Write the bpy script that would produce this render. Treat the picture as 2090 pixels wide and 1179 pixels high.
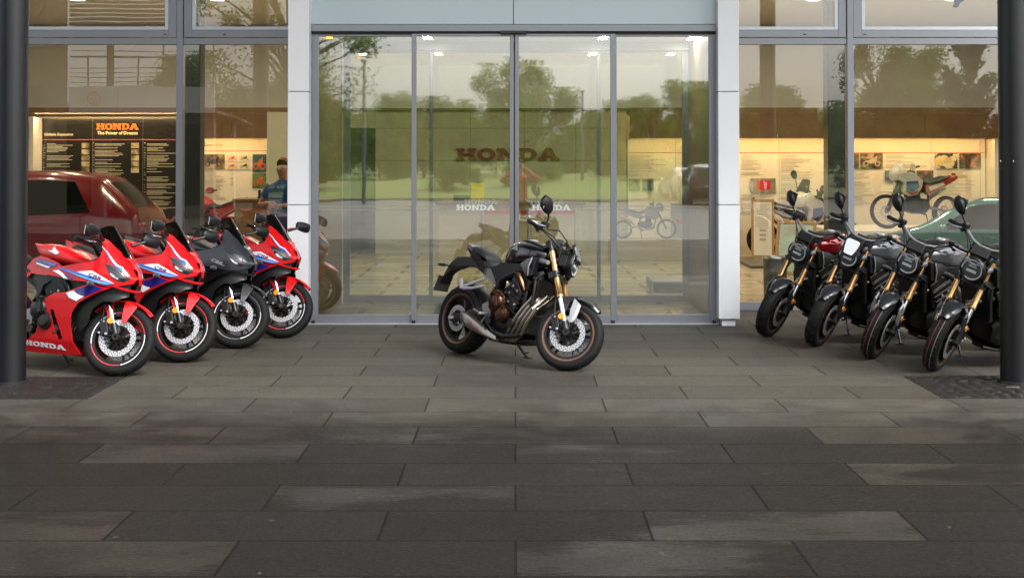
import bpy, bmesh, math, random
import numpy as np
from mathutils import Matrix, Vector
from mathutils.geometry import delaunay_2d_cdt

random.seed(7); rng = np.random.default_rng(11)
R = math.radians
for o in list(bpy.data.objects):
    bpy.data.objects.remove(o)
scene = bpy.context.scene
COL = scene.collection

# ------------------------------------------------------------------ camera
F, H, CX, YH = 2950.0, 1.77, 1052.0, 330.0          # focal length in photo pixels, eye height, horizon
PITCH = R(1.3)
cam = bpy.data.cameras.new('camera'); cam.sensor_width = 36.0; cam.lens = F/2090*36
cam.shift_x = -(CX-1045)/2090
cam.shift_y = ((YH - F*math.tan(PITCH)) - 589.5)/2090
cam.clip_start = .05; cam.clip_end = 3000
camo = bpy.data.objects.new('camera', cam); COL.objects.link(camo)
camo.location = (0, 0, H); camo.rotation_euler = (R(90)+PITCH, 0, 0)
scene.camera = camo

# ------------------------------------------------------------------ sky, sun, exposure
SUN_EL, SUN_AZ = 48, 135
world = bpy.data.worlds.new('World'); scene.world = world; world.use_nodes = True
wn = world.node_tree; wn.nodes.clear()
sky = wn.nodes.new('ShaderNodeTexSky'); sky.sky_type = 'NISHITA'; sky.sun_disc = False
sky.sun_elevation = R(SUN_EL); sky.sun_rotation = R(SUN_AZ); sky.dust_density = 4; sky.air_density = 1.2
hsv = wn.nodes.new('ShaderNodeHueSaturation'); hsv.inputs['Saturation'].default_value = .22
bg = wn.nodes.new('ShaderNodeBackground'); bg.inputs['Strength'].default_value = .15
wo = wn.nodes.new('ShaderNodeOutputWorld')
wn.links.new(sky.outputs[0], hsv.inputs['Color']); wn.links.new(hsv.outputs[0], bg.inputs[0]); wn.links.new(bg.outputs[0], wo.inputs[0])
sun = bpy.data.lights.new('sun', 'SUN'); sun.energy = 1.3; sun.angle = R(25); sun.color = (1, .97, .93)
suno = bpy.data.objects.new('sun', sun); COL.objects.link(suno)
_d = Vector((math.sin(R(SUN_AZ))*math.cos(R(SUN_EL)), math.cos(R(SUN_AZ))*math.cos(R(SUN_EL)), math.sin(R(SUN_EL))))
suno.rotation_euler = (-_d).to_track_quat('-Z', 'Y').to_euler()
scene.view_settings.view_transform = 'Standard'; scene.view_settings.look = 'None'
scene.view_settings.exposure = 1.32; scene.view_settings.gamma = 1.0
scene.render.engine = 'CYCLES'
cy = scene.cycles
cy.use_denoising = True; cy.denoiser = 'OPENIMAGEDENOISE'
cy.transparent_max_bounces = 24; cy.max_bounces = 10; cy.glossy_bounces = 5; cy.diffuse_bounces = 3
cy.sample_clamp_indirect = 6; cy.caustics_reflective = False; cy.caustics_refractive = False

# ------------------------------------------------------------------ materials
MATS = {}
def mat(name, col, rough=.5, metal=0, noise=.12, scale=6, bump=0, bscale=60, coat=0, spec=.5, rnoise=.1):
    if name in MATS: return MATS[name]
    m = bpy.data.materials.new(name); m.use_nodes = True
    nt = m.node_tree; b = nt.nodes['Principled BSDF']
    b.inputs['Roughness'].default_value = rough; b.inputs['Metallic'].default_value = metal
    b.inputs['Specular IOR Level'].default_value = spec
    b.inputs['Coat Weight'].default_value = coat; b.inputs['Coat Roughness'].default_value = .03
    tc = nt.nodes.new('ShaderNodeTexCoord')
    n = nt.nodes.new('ShaderNodeTexNoise'); n.inputs['Scale'].default_value = scale; n.inputs['Detail'].default_value = 5
    nt.links.new(tc.outputs['Object'], n.inputs['Vector'])
    mr = nt.nodes.new('ShaderNodeMapRange'); mr.inputs[3].default_value = 1-noise; mr.inputs[4].default_value = 1+noise
    nt.links.new(n.outputs[0], mr.inputs[0])
    mx = nt.nodes.new('ShaderNodeMix'); mx.data_type = 'RGBA'; mx.blend_type = 'MULTIPLY'; mx.inputs[0].default_value = 1
    mx.inputs[6].default_value = (*col, 1)
    nt.links.new(mr.outputs[0], mx.inputs[7]); nt.links.new(mx.outputs[2], b.inputs['Base Color'])
    if rnoise:
        rr = nt.nodes.new('ShaderNodeMapRange'); rr.inputs[3].default_value = max(0, rough*(1-rnoise*2)); rr.inputs[4].default_value = min(1, rough*(1+rnoise*2))
        nt.links.new(n.outputs[0], rr.inputs[0]); nt.links.new(rr.outputs[0], b.inputs['Roughness'])
    if bump:
        n2 = nt.nodes.new('ShaderNodeTexNoise'); n2.inputs['Scale'].default_value = bscale; n2.inputs['Detail'].default_value = 4
        nt.links.new(tc.outputs['Object'], n2.inputs['Vector'])
        bp = nt.nodes.new('ShaderNodeBump'); bp.inputs['Strength'].default_value = bump; bp.inputs['Distance'].default_value = .01
        nt.links.new(n2.outputs[0], bp.inputs['Height']); nt.links.new(bp.outputs[0], b.inputs['Normal'])
    MATS[name] = m
    return m

def emit(name, col, strength):
    if name in MATS: return MATS[name]
    m = bpy.data.materials.new(name); m.use_nodes = True
    b = m.node_tree.nodes['Principled BSDF']
    b.inputs['Base Color'].default_value = (*col, 1)
    b.inputs['Emission Color'].default_value = (*col, 1); b.inputs['Emission Strength'].default_value = strength
    MATS[name] = m
    return m

def glass(name, tint, refl, rough=0.0, wave=.25, wscale=1.1, stretch=3.0):
    """architectural glass: part mirror, part clear, with the slight waviness of float glass"""
    if name in MATS: return MATS[name]
    m = bpy.data.materials.new(name); m.use_nodes = True
    nt = m.node_tree; nt.nodes.clear()
    out = nt.nodes.new('ShaderNodeOutputMaterial'); mix = nt.nodes.new('ShaderNodeMixShader')
    tr = nt.nodes.new('ShaderNodeBsdfTransparent'); tr.inputs[0].default_value = (*tint, 1)
    gl = nt.nodes.new('ShaderNodeBsdfGlossy'); gl.inputs['Roughness'].default_value = rough
    fr = nt.nodes.new('ShaderNodeFresnel'); fr.inputs[0].default_value = 1.45
    mr = nt.nodes.new('ShaderNodeMapRange'); mr.inputs[1].default_value = .03; mr.inputs[2].default_value = 1
    mr.inputs[3].default_value = refl; mr.inputs[4].default_value = 1
    nt.links.new(fr.outputs[0], mr.inputs[0]); nt.links.new(mr.outputs[0], mix.inputs[0])
    if wave:
        tc = nt.nodes.new('ShaderNodeTexCoord'); mp = nt.nodes.new('ShaderNodeMapping')
        mp.inputs['Scale'].default_value = (1, 1, stretch)
        n = nt.nodes.new('ShaderNodeTexNoise'); n.inputs['Scale'].default_value = wscale; n.inputs['Detail'].default_value = 1.5
        bp = nt.nodes.new('ShaderNodeBump'); bp.inputs['Strength'].default_value = wave; bp.inputs['Distance'].default_value = .006
        nt.links.new(tc.outputs['Object'], mp.inputs[0]); nt.links.new(mp.outputs[0], n.inputs[0])
        nt.links.new(n.outputs[0], bp.inputs['Height']); nt.links.new(bp.outputs[0], gl.inputs['Normal'])
    nt.links.new(tr.outputs[0], mix.inputs[1]); nt.links.new(gl.outputs[0], mix.inputs[2]); nt.links.new(mix.outputs[0], out.inputs[0])
    MATS[name] = m
    return m

# ------------------------------------------------------------------ mesh helpers
class MB:
    def __init__(s): s.v = []; s.f = []; s.mi = []; s.m = 0
    def add(s, vs, fs):
        k = len(s.v); s.v += [tuple(map(float, p)) for p in vs]
        s.f += [tuple(i+k for i in f) for f in fs]; s.mi += [s.m]*len(fs); return s
    def box(s, c, d, rot=None):
        x, y, z = [q/2 for q in d]; c = Vector(c)
        vs = [Vector((a*x, b*y, e*z)) for e in (-1, 1) for b in (-1, 1) for a in (-1, 1)]
        if rot is not None: vs = [rot @ p for p in vs]
        return s.add([p+c for p in vs], [(0,2,3,1),(4,5,7,6),(0,1,5,4),(2,6,7,3),(0,4,6,2),(1,3,7,5)])
    def bx(s, x0, x1, y0, y1, z0, z1):
        return s.box(((x0+x1)/2, (y0+y1)/2, (z0+z1)/2), (abs(x1-x0), abs(y1-y0), abs(z1-z0)))
    def cyl(s, p0, p1, r0, r1=None, n=14, caps=True):
        return s.tube([p0, p1], [r0, r0 if r1 is None else r1], n, caps)
    def tube(s, pts, r, n=8, caps=True):
        P = [Vector(p) for p in pts]; rs = r if isinstance(r, (list, tuple)) else [r]*len(P)
        t0 = (P[1]-P[0]).normalized(); a = t0.orthogonal().normalized(); vs = []
        for i, p in enumerate(P):
            t = (P[min(i+1, len(P)-1)]-P[max(i-1, 0)]).normalized()
            a = (a - t*a.dot(t)).normalized(); b = t.cross(a)
            vs += [p + (a*math.cos(2*math.pi*k/n) + b*math.sin(2*math.pi*k/n))*rs[i] for k in range(n)]
        fs = [(i*n+k, i*n+(k+1) % n, (i+1)*n+(k+1) % n, (i+1)*n+k) for i in range(len(P)-1) for k in range(n)]
        if caps: fs += [tuple(range(n))[::-1], tuple((len(P)-1)*n+k for k in range(n))]
        return s.add(vs, fs)
    def lathe(s, prof, c=(0,0,0), ax='y', n=32, a0=0, a1=360, close=False):
        """prof: (radius, height) pairs revolved about an axis through c"""
        full = abs(a1-a0) >= 360; m = n if full else n+1; c = Vector(c); vs = []
        for k in range(m):
            t = R(a0)+(R(a1)-R(a0))*k/n; ct, st = math.cos(t), math.sin(t)
            for r, h in prof:
                vs.append(c + Vector({'y': (r*ct, h, r*st), 'z': (r*ct, r*st, h), 'x': (h, r*ct, r*st)}[ax]))
        q = len(prof); fs = []
        for k in range(n):
            k2 = (k+1) % m
            for j in range(q if close else q-1):
                j2 = (j+1) % q
                fs.append((k*q+j, k*q+j2, k2*q+j2, k2*q+j))
        return s.add(vs, fs)
    def loft(s, rings, caps=True, closed=True):
        n = len(rings[0]); vs = [p for r in rings for p in r]
        fs = [(i*n+k, i*n+(k+1) % n, (i+1)*n+(k+1) % n, (i+1)*n+k) for i in range(len(rings)-1) for k in range(n if closed else n-1)]
        if caps and closed: fs += [tuple(range(n))[::-1], tuple((len(rings)-1)*n+k for k in range(n))]
        return s.add(vs, fs)
    def prism(s, out, f0, f1):
        """out: 2D outline; f0 / f1 map (u,v) to the two end faces"""
        n = len(out)
        return s.add([f0(*p) for p in out]+[f1(*p) for p in out],
                     [tuple(range(n))[::-1], tuple(range(n, 2*n))]+[(k, (k+1) % n, n+(k+1) % n, n+k) for k in range(n)])
    def ball(s, c, rad, n=12, m=8):
        rad = rad if isinstance(rad, (list, tuple)) else (rad,)*3
        vs = [(c[0], c[1], c[2]-rad[2])]; fs = []
        for i in range(1, m):
            a = -math.pi/2+math.pi*i/m
            for k in range(n):
                t = 2*math.pi*k/n
                vs.append((c[0]+rad[0]*math.cos(a)*math.cos(t), c[1]+rad[1]*math.cos(a)*math.sin(t), c[2]+rad[2]*math.sin(a)))
        vs.append((c[0], c[1], c[2]+rad[2])); L = len(vs)-1
        for k in range(n):
            fs.append((0, 1+(k+1) % n, 1+k)); fs.append((L, L-n+k, L-n+(k+1) % n))
            for i in range(m-2):
                q = 1+i*n; fs.append((q+k, q+(k+1) % n, q+n+(k+1) % n, q+n+k))
        return s.add(vs, fs)
    def xf(s, M):
        s.v = [tuple(M @ Vector(p)) for p in s.v]; return s
    def build(s, name, m, parent=None, smooth=38, bevel=0, sub=0, solid=0, seg=2):
        me = bpy.data.meshes.new(name); me.from_pydata(s.v, [], s.f)
        ms = m if isinstance(m, (list, tuple)) else [m]
        for q in ms: me.materials.append(q)
        if len(ms) > 1: me.polygons.foreach_set('material_index', s.mi)
        bm = bmesh.new(); bm.from_mesh(me); bmesh.ops.recalc_face_normals(bm, faces=bm.faces)
        if solid: bmesh.ops.solidify(bm, geom=bm.faces[:], thickness=solid); bmesh.ops.recalc_face_normals(bm, faces=bm.faces)
        bm.to_mesh(me); bm.free()
        if smooth: me.shade_smooth(); me.set_sharp_from_angle(angle=R(smooth))
        o = bpy.data.objects.new(name, me); COL.objects.link(o)
        if parent is not None: o.parent = parent
        if bevel:
            q = o.modifiers.new('bevel', 'BEVEL'); q.width = bevel; q.segments = seg; q.limit_method = 'ANGLE'; q.angle_limit = R(35); q.harden_normals = True
        if sub:
            q = o.modifiers.new('sub', 'SUBSURF'); q.levels = sub; q.render_levels = sub
        return o

def inside(p, poly):
    x, y = p; r = False; n = len(poly)
    for i in range(n):
        (x1, y1), (x2, y2) = poly[i], poly[(i+1) % n]
        if (y1 > y) != (y2 > y) and x < (x2-x1)*(y-y1)/(y2-y1)+x1: r = not r
    return r

def fill(outs, res=None):
    """triangulate outline(s) by the even-odd rule, with interior points every res"""
    V = []; E = []
    for o in outs:
        k = len(V); pts = []
        for i in range(len(o)):
            a, b = o[i], o[(i+1) % len(o)]
            n = max(1, int(math.dist(a, b)/res)) if res else 1
            pts += [(a[0]+(b[0]-a[0])*j/n, a[1]+(b[1]-a[1])*j/n) for j in range(n)]
        V += pts; E += [(k+i, k+(i+1) % len(pts)) for i in range(len(pts))]
    if res:
        xs = [p[0] for p in V]; ys = [p[1] for p in V]; x = min(xs)+res/2; j = 0
        nb = len(V)
        while x < max(xs):
            y = min(ys)+res*(.5 if j % 2 else 1.0)
            while y < max(ys):
                if sum(inside((x, y), o) for o in outs) % 2 and min((p[0]-x)**2+(p[1]-y)**2 for p in V[:nb]) > (res*.55)**2: V.append((x, y))
                y += res
            x += res*.87; j += 1
    v, e, f, *_ = delaunay_2d_cdt([Vector(p) for p in V], E, [], 0, 1e-6)
    f = [t for t in f if sum(inside(((v[t[0]].x+v[t[1]].x+v[t[2]].x)/3, (v[t[0]].y+v[t[1]].y+v[t[2]].y)/3), o) for o in outs) % 2]
    return [tuple(p) for p in v], f

def fillmesh(mb, outs, fmap, res=None):
    v, f = fill(outs, res); return mb.add([fmap(*p) for p in v], f)

def curve(pts, k=6):
    """smooth closed outline through points (Catmull-Rom)"""
    n = len(pts); r = []
    for i in range(n):
        p0, p1, p2, p3 = [np.array(pts[(i+j-1) % n]) for j in range(4)]
        for q in range(k):
            t = q/k; r.append(tuple(.5*((2*p1)+(-p0+p2)*t+(2*p0-5*p1+4*p2-p3)*t*t+(-p0+3*p1-3*p2+p3)*t**3)))
    return r

def T(o, label, cat, group=None):
    o['label'] = label; o['category'] = cat
    if group: o['group'] = group
    return o
def S(o, kind='structure'):
    o['kind'] = kind; return o
def empty(name, label, cat, loc=(0,0,0), rz=0, group=None):
    o = bpy.data.objects.new(name, None); COL.objects.link(o); o.empty_display_size = .1
    o.location = loc; o.rotation_euler = (0, 0, rz); return T(o, label, cat, group)
def dup(o, parent=None):
    c = o.copy(); COL.objects.link(c)
    if parent is not None: c.parent = parent
    for ch in list(o.children): dup(ch, c)
    return c
def P(px, py, Y):
    """point of the place at depth Y seen at a photo pixel"""
    return Vector(((px-CX)/F*Y, Y, H-(py-YH)/F*Y))

# lettering ---------------------------------------------------------------
def ell(cx, cy, rx, ry, n=28, a0=0, a1=360, rev=False):
    q = [(cx+rx*math.cos(R(a0+(a1-a0)*i/n)), cy+ry*math.sin(R(a0+(a1-a0)*i/n))) for i in range(n+(0 if abs(a1-a0) == 360 else 1))]
    return q[::-1] if rev else q
SLAB = {
 'H': (1.5, [[(0,0),(.62,0),(.62,.2),(.48,.2),(.48,.4),(1.02,.4),(1.02,.2),(.88,.2),(.88,0),(1.5,0),(1.5,.2),(1.36,.2),(1.36,.8),(1.5,.8),(1.5,1),(.88,1),(.88,.8),(1.02,.8),(1.02,.6),(.48,.6),(.48,.8),(.62,.8),(.62,1),(0,1),(0,.8),(.14,.8),(.14,.2),(0,.2)]]),
 'O': (1.36, [ell(.68,.5,.68,.52), ell(.68,.5,.32,.29)]),
 'N': (1.56, [[(0,0),(.6,0),(.6,.2),(.46,.2),(.46,.64),(1.06,0),(1.42,0),(1.42,.8),(1.56,.8),(1.56,1),(.96,1),(.96,.8),(1.1,.8),(1.1,.4),(.56,1),(0,1),(0,.8),(.14,.8),(.14,.2),(0,.2)]]),
 'D': (1.36, [[(0,0),(.74,0)]+ell(.74,.5,.62,.5,14,-88,88)+[(.74,1),(0,1),(0,.8),(.14,.8),(.14,.2),(0,.2)], [(.48,.22),(.7,.22)]+ell(.7,.5,.28,.28,10,-88,88)+[(.7,.78),(.48,.78)]]),
 'A': (1.62, [[(0,0),(.6,0),(.6,.2),(.5,.2),(.55,.31),(1.02,.31),(1.07,.2),(.97,.2),(.97,0),(1.62,0),(1.62,.2),(1.46,.2),(1.02,1),(.58,1),(.15,.2),(0,.2)], [(.65,.5),(.93,.5),(.79,.77)]]),
}
def word(txt, width, height):
    outs = []; x = 0
    for ch in txt:
        w, o = SLAB[ch]; outs += [[(x+a, b) for a, b in q] for q in o]; x += w+.07
    x -= .07
    return [[(a/x*width, b*height) for a, b in q] for q in outs]
def word_mesh(name, m, txt, width, height, fmap, thick, parent=None):
    """slab-serif lettering; fmap(u,v) -> point; extruded by the vector thick"""
    mb = MB(); v, f = fill(word(txt, width, height)); t = Vector(thick)
    mb.add([fmap(*p) for p in v], f)
    o = mb.build(name, m, parent, smooth=0)
    q = o.modifiers.new('solid', 'SOLIDIFY'); q.thickness = t.length; q.offset = 0
    return o
def text(name, s, size, m, M, parent=None, shear=0, bold=0, depth=.001, align='LEFT'):
    c = bpy.data.curves.new(name, 'FONT'); c.body = s; c.size = size; c.shear = shear; c.offset = bold; c.extrude = depth; c.align_x = align
    c.resolution_u = 2
    t = bpy.data.objects.new('lettering', c); me = bpy.data.meshes.new_from_object(t); bpy.data.objects.remove(t); bpy.data.curves.remove(c)
    me.transform(M); me.materials.clear(); me.materials.append(m); me.name = name
    o = bpy.data.objects.new(name, me); COL.objects.link(o)
    if parent is not None: o.parent = parent
    return o
FACE = Matrix(((1,0,0,0),(0,0,-1,0),(0,1,0,0),(0,0,0,1)))     # text lying in XY -> standing, readable from -Y
# ------------------------------------------------------------------ shared materials
M_alu   = mat('aluminium_frame', (.25,.262,.29), .38, .55, .05, 3)
M_aluL  = mat('aluminium_bead', (.55,.58,.62), .35, .4, .05, 3)
M_clad  = mat('white_cladding', (.82,.83,.855), .35, 0, .025, 1.5)
M_dark  = mat('dark_gap', (.012,.012,.013), .6)
M_col   = mat('column_paint', (.004,.0043,.0055), .38, .1, .08, 2, bump=.06, bscale=90)
M_panel = mat('wall_panel', (.37,.365,.27), .5, 0, .03, 1)
M_white = mat('white_paint', (.74,.73,.70), .55, 0, .03, 1)
M_wood  = mat('wood_bulkhead', (.19,.105,.045), .45, 0, .3, 3, bump=.05)
M_oak   = mat('oak', (.42,.24,.10), .45, 0, .2, 9)
M_tile  = mat('floor_tile', (.50,.45,.36), .25, 0, .06, 2)
M_conc  = mat('concrete', (.22,.205,.185), .8, 0, .18, 1.2, bump=.2)
M_black = mat('black_plastic', (.012,.012,.013), .45, 0, .15, 20)
M_steel = mat('stainless', (.55,.55,.55), .3, 1, .08, 8)
M_rail  = mat('railing_paint', (.06,.06,.06), .5)
G_door  = glass('door_glass', (.95,.985,.95), .25, .016, wave=.06)
G_side  = glass('shopfront_glass', (.96,.96,.935), .10, wave=.05)
G_in    = glass('inner_glass', (.955,.985,.965), .06, wave=.02)
M_decal = mat('white_film', (.66,.70,.66), .5, 0, .03)
M_strp = mat('frosted_stripe', (.30,.32,.27), .5, 0, .03)
M_lamp  = emit('ceiling_lamp', (1, .90, .74), 45)
M_led   = emit('niche_led', (1, .64, .24), 22)

# ------------------------------------------------------------------ paving under the bikes
def paving_mat():
    m = bpy.data.materials.new('stone_paving'); m.use_nodes = True
    nt = m.node_tree; N = nt.nodes.new; L = nt.links.new; b = nt.nodes['Principled BSDF']
    def math_(op, a, b_=0.0, clamp=False):
        q = N('ShaderNodeMath'); q.operation = op; q.use_clamp = clamp
        for i, s in enumerate((a, b_)):
            if hasattr(s, 'is_linked'): L(s, q.inputs[i])
            else: q.inputs[i].default_value = s
        return q.outputs[0]
    def rng_(s, a, b_, c, d, smooth=False):
        q = N('ShaderNodeMapRange'); q.interpolation_type = 'SMOOTHSTEP' if smooth else 'LINEAR'
        L(s, q.inputs[0])
        for i, k in enumerate((a, b_, c, d)): q.inputs[i+1].default_value = k
        return q.outputs[0]
    def noise(vec, sc, det=4, rough=.5, dist=0):
        q = N('ShaderNodeTexNoise'); q.inputs['Scale'].default_value = sc; q.inputs['Detail'].default_value = det
        q.inputs['Roughness'].default_value = rough; q.inputs['Distortion'].default_value = dist; L(vec, q.inputs['Vector']); return q.outputs[0]
    def mixc(f, a, b_):
        q = N('ShaderNodeMix'); q.data_type = 'RGBA'
        if hasattr(f, 'is_linked'): L(f, q.inputs[0])
        else: q.inputs[0].default_value = f
        for i, s in ((6, a), (7, b_)):
            if hasattr(s, 'is_linked'): L(s, q.inputs[i])
            else: q.inputs[i].default_value = (*s, 1)
        return q.outputs[2]
    tc = N('ShaderNodeTexCoord'); mp = N('ShaderNodeMapping'); mp.inputs['Location'].default_value = (.645, -.42, 0)
    L(tc.outputs['Object'], mp.inputs[0]); O = tc.outputs['Object']
    br = N('ShaderNodeTexBrick'); br.offset = .5; br.offset_frequency = 2; br.squash = 1
    br.inputs['Scale'].default_value = 1; br.inputs['Brick Width'].default_value = 1.29; br.inputs['Row Height'].default_value = .58
    br.inputs['Mortar Size'].default_value = .0075; br.inputs['Mortar Smooth'].default_value = .25; br.inputs['Bias'].default_value = 0
    br.inputs['Color1'].default_value = (0,0,0,1); br.inputs['Color2'].default_value = (1,1,1,1); br.inputs['Mortar'].default_value = (.5,.5,.5,1)
    L(mp.outputs[0], br.inputs['Vector'])
    slab = br.outputs['Color']; mortar = br.outputs['Fac']
    wnz = N('ShaderNodeTexWhiteNoise'); wnz.noise_dimensions = '1D'; L(math_('MULTIPLY', slab, 917.3), wnz.inputs['W']); slab2 = wnz.outputs['Value']
    sep = N('ShaderNodeSeparateXYZ'); L(O, sep.inputs[0])
    big = noise(O, .55, 3); med = noise(O, 2.6, 5, .6); fine = noise(O, 42, 6, .65); grit = noise(O, 170, 3); worm = noise(O, 46, 3, .5, 1.6)
    # rain reaches the slabs beyond the canopy
    edge = math_('ADD', sep.outputs[1], math_('MULTIPLY', math_('SUBTRACT', med, .5), 1.6))
    wet = rng_(edge, 9.2, 10.9, 1, 0, True)
    st = N('ShaderNodeMapping'); st.inputs['Scale'].default_value = (.8, 1.5, 1); L(O, st.inputs[0])
    pud = rng_(math_('ADD', noise(st.outputs[0], .8, 6, .62), math_('MULTIPLY', math_('SUBTRACT', slab2, .5), .42)), .54, .70, 0, 1, True)
    pud = math_('MULTIPLY', pud, rng_(edge, 10.4, 11.3, 1, 0, True))
    tone = math_('MULTIPLY', rng_(slab, 0, 1, .82, 1.17), math_('MULTIPLY', rng_(med, .2, .8, .78, 1.2), math_('MULTIPLY', rng_(fine, .3, .7, .80, 1.2), math_('MULTIPLY', rng_(grit, .38, .62, .82, 1.18), rng_(worm, .36, .64, .72, 1.32)))))
    dry = mixc(rng_(big, .35, .65, 0, 1), (.054,.0475,.036), (.049,.0455,.038))
    wc = mixc(rng_(slab, 0, 1, 0, 1), (.0135,.0122,.0108), (.0118,.0115,.0108))
    c = mixc(wet, dry, wc)
    mu = N('ShaderNodeMix'); mu.data_type = 'RGBA'; mu.blend_type = 'MULTIPLY'; mu.inputs[0].default_value = 1
    L(c, mu.inputs[6]); L(tone, mu.inputs[7])
    c = mixc(mortar, mu.outputs[2], (.010,.009,.0075))
    sp = noise(O, 13, 2); c = mixc(rng_(sp, .735, .76, 0, .18), c, (.35,.33,.30))
    L(c, b.inputs['Base Color'])
    ro = math_('SUBTRACT', rng_(med, .3, .7, .62, .74), math_('MULTIPLY', wet, rng_(fine, .35, .65, .12, .24)))
    ro = math_('SUBTRACT', ro, math_('MULTIPLY', pud, .12), True)
    L(math_('ADD', ro, math_('MULTIPLY', mortar, .3), True), b.inputs['Roughness'])
    h = math_('ADD', math_('ADD', math_('MULTIPLY', fine, .6), math_('MULTIPLY', worm, .7)), math_('ADD', math_('MULTIPLY', grit, .3), math_('MULTIPLY', med, .9)))
    h = math_('MULTIPLY', h, math_('SUBTRACT', 1.0, math_('MULTIPLY', pud, .8)))
    h = math_('SUBTRACT', h, math_('MULTIPLY', mortar, 3.0))
    h = math_('ADD', h, math_('MULTIPLY', slab, .8))
    bp = N('ShaderNodeBump'); bp.inputs['Strength'].default_value = .7; bp.inputs['Distance'].default_value = .008
    L(h, bp.inputs['Height']); L(bp.outputs[0], b.inputs['Normal'])
    L(math_('ADD', math_('ADD', .34, math_('MULTIPLY', pud, .045)), math_('MULTIPLY', wet, -.28)), b.inputs['Specular IOR Level'])
    return m
M_pave = paving_mat()
mb = MB(); mb.bx(-26, 26, -1.2, 17.24, -.12, 0)
S(mb.build('paving', M_pave, smooth=0))

def brick_mat(name, c1, c2, mort, w, h, rough=.6, rot=0, bump=.3):
    m = bpy.data.materials.new(name); m.use_nodes = True; nt = m.node_tree; b = nt.nodes['Principled BSDF']
    tc = nt.nodes.new('ShaderNodeTexCoord'); mp = nt.nodes.new('ShaderNodeMapping'); mp.inputs['Rotation'].default_value = (0,0,rot)
    br = nt.nodes.new('ShaderNodeTexBrick'); br.inputs['Scale'].default_value = 1; br.inputs['Brick Width'].default_value = w
    br.inputs['Row Height'].default_value = h; br.inputs['Mortar Size'].default_value = h*.06
    br.inputs['Color1'].default_value = (*c1,1); br.inputs['Color2'].default_value = (*c2,1); br.inputs['Mortar'].default_value = (*mort,1)
    nt.links.new(tc.outputs['Object'], mp.inputs[0]); nt.links.new(mp.outputs[0], br.inputs['Vector'])
    n = nt.nodes.new('ShaderNodeTexNoise'); n.inputs['Scale'].default_value = .35; n.inputs['Detail'].default_value = 5; nt.links.new(tc.outputs['Object'], n.inputs[0])
    mr = nt.nodes.new('ShaderNodeMapRange'); mr.inputs[3].default_value = .6; mr.inputs[4].default_value = 1.35; nt.links.new(n.outputs[0], mr.inputs[0])
    mx = nt.nodes.new('ShaderNodeMix'); mx.data_type = 'RGBA'; mx.blend_type = 'MULTIPLY'; mx.inputs[0].default_value = 1
    nt.links.new(br.outputs[0], mx.inputs[6]); nt.links.new(mr.outputs[0], mx.inputs[7]); nt.links.new(mx.outputs[2], b.inputs['Base Color'])
    b.inputs['Roughness'].default_value = rough
    bp = nt.nodes.new('ShaderNodeBump'); bp.inputs['Strength'].default_value = bump; bp.inputs['Distance'].default_value = .01; bp.invert = True
    nt.links.new(br.outputs[1], bp.inputs['Height']); nt.links.new(bp.outputs[0], b.inputs['Normal'])
    return m
M_yard = brick_mat('yard_brick', (.085,.066,.054), (.135,.105,.088), (.035,.029,.025), 1.0, .5, .42, R(38))
mb = MB(); mb.bx(-60, 60, -33.6, -1.2, -.13, -.004)
S(mb.build('brick_yard', M_yard, smooth=0))

# meadow: rises to a bank behind the yard
M_grass = mat('meadow_grass', (.125,.20,.02), .9, 0, .55, .9, bump=.6, bscale=7)
_nt = M_grass.node_tree; _b = _nt.nodes['Principled BSDF']; _src = _b.inputs['Base Color'].links[0].from_socket        # drier, seeding patches in the meadow
_tc = _nt.nodes.new('ShaderNodeTexCoord'); _mp = _nt.nodes.new('ShaderNodeMapping'); _mp.inputs['Scale'].default_value = (.25, .6, 1); _n = _nt.nodes.new('ShaderNodeTexNoise'); _n.inputs['Scale'].default_value = 1.0; _n.inputs['Detail'].default_value = 7; _n.inputs['Roughness'].default_value = .7
_r = _nt.nodes.new('ShaderNodeMapRange'); _r.inputs[1].default_value = .42; _r.inputs[2].default_value = .66; _m = _nt.nodes.new('ShaderNodeMix'); _m.data_type = 'RGBA'; _m.inputs[7].default_value = (.20,.16,.07,1)
_nt.links.new(_tc.outputs['Object'], _mp.inputs[0]); _nt.links.new(_mp.outputs[0], _n.inputs[0]); _nt.links.new(_n.outputs[0], _r.inputs[0]); _nt.links.new(_r.outputs[0], _m.inputs[0]); _nt.links.new(_src, _m.inputs[6]); _nt.links.new(_m.outputs[2], _b.inputs['Base Color'])
xs = np.linspace(-1, 1, 61); ys = np.linspace(0, 1, 40)
vs = []; 
for j, v in enumerate(ys):
    for i, u in enumerate(xs):
        y = -33.75-(v**2)*900; x = np.sign(u)*abs(u)**1.6*900
        d = -33.7-y; z = -.02 + 1.5*(1-math.exp(-d/22)) + (.35*math.sin(x*.11)+.25*math.sin(x*.05+d*.13))*min(1, d/18)
        vs.append((x, y, z))
nx = len(xs); fs = [(j*nx+i, j*nx+i+1, (j+1)*nx+i+1, (j+1)*nx+i) for j in range(len(ys)-1) for i in range(nx-1)]
mb = MB(); mb.add(vs, fs); S(mb.build('meadow', M_grass))
mb = MB(); mb.bx(-900, 900, -33.7, 900, -.5, -.16); S(mb.build('ground', mat('earth', (.09,.085,.06), .95, 0, .3, .5), smooth=0))
mb = MB(); mb.bx(-60, 60, -33.95, -33.6, -.2, .10); S(mb.build('kerb', mat('kerb_stone', (.14,.13,.115), .8), smooth=0, bevel=.02))

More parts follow.
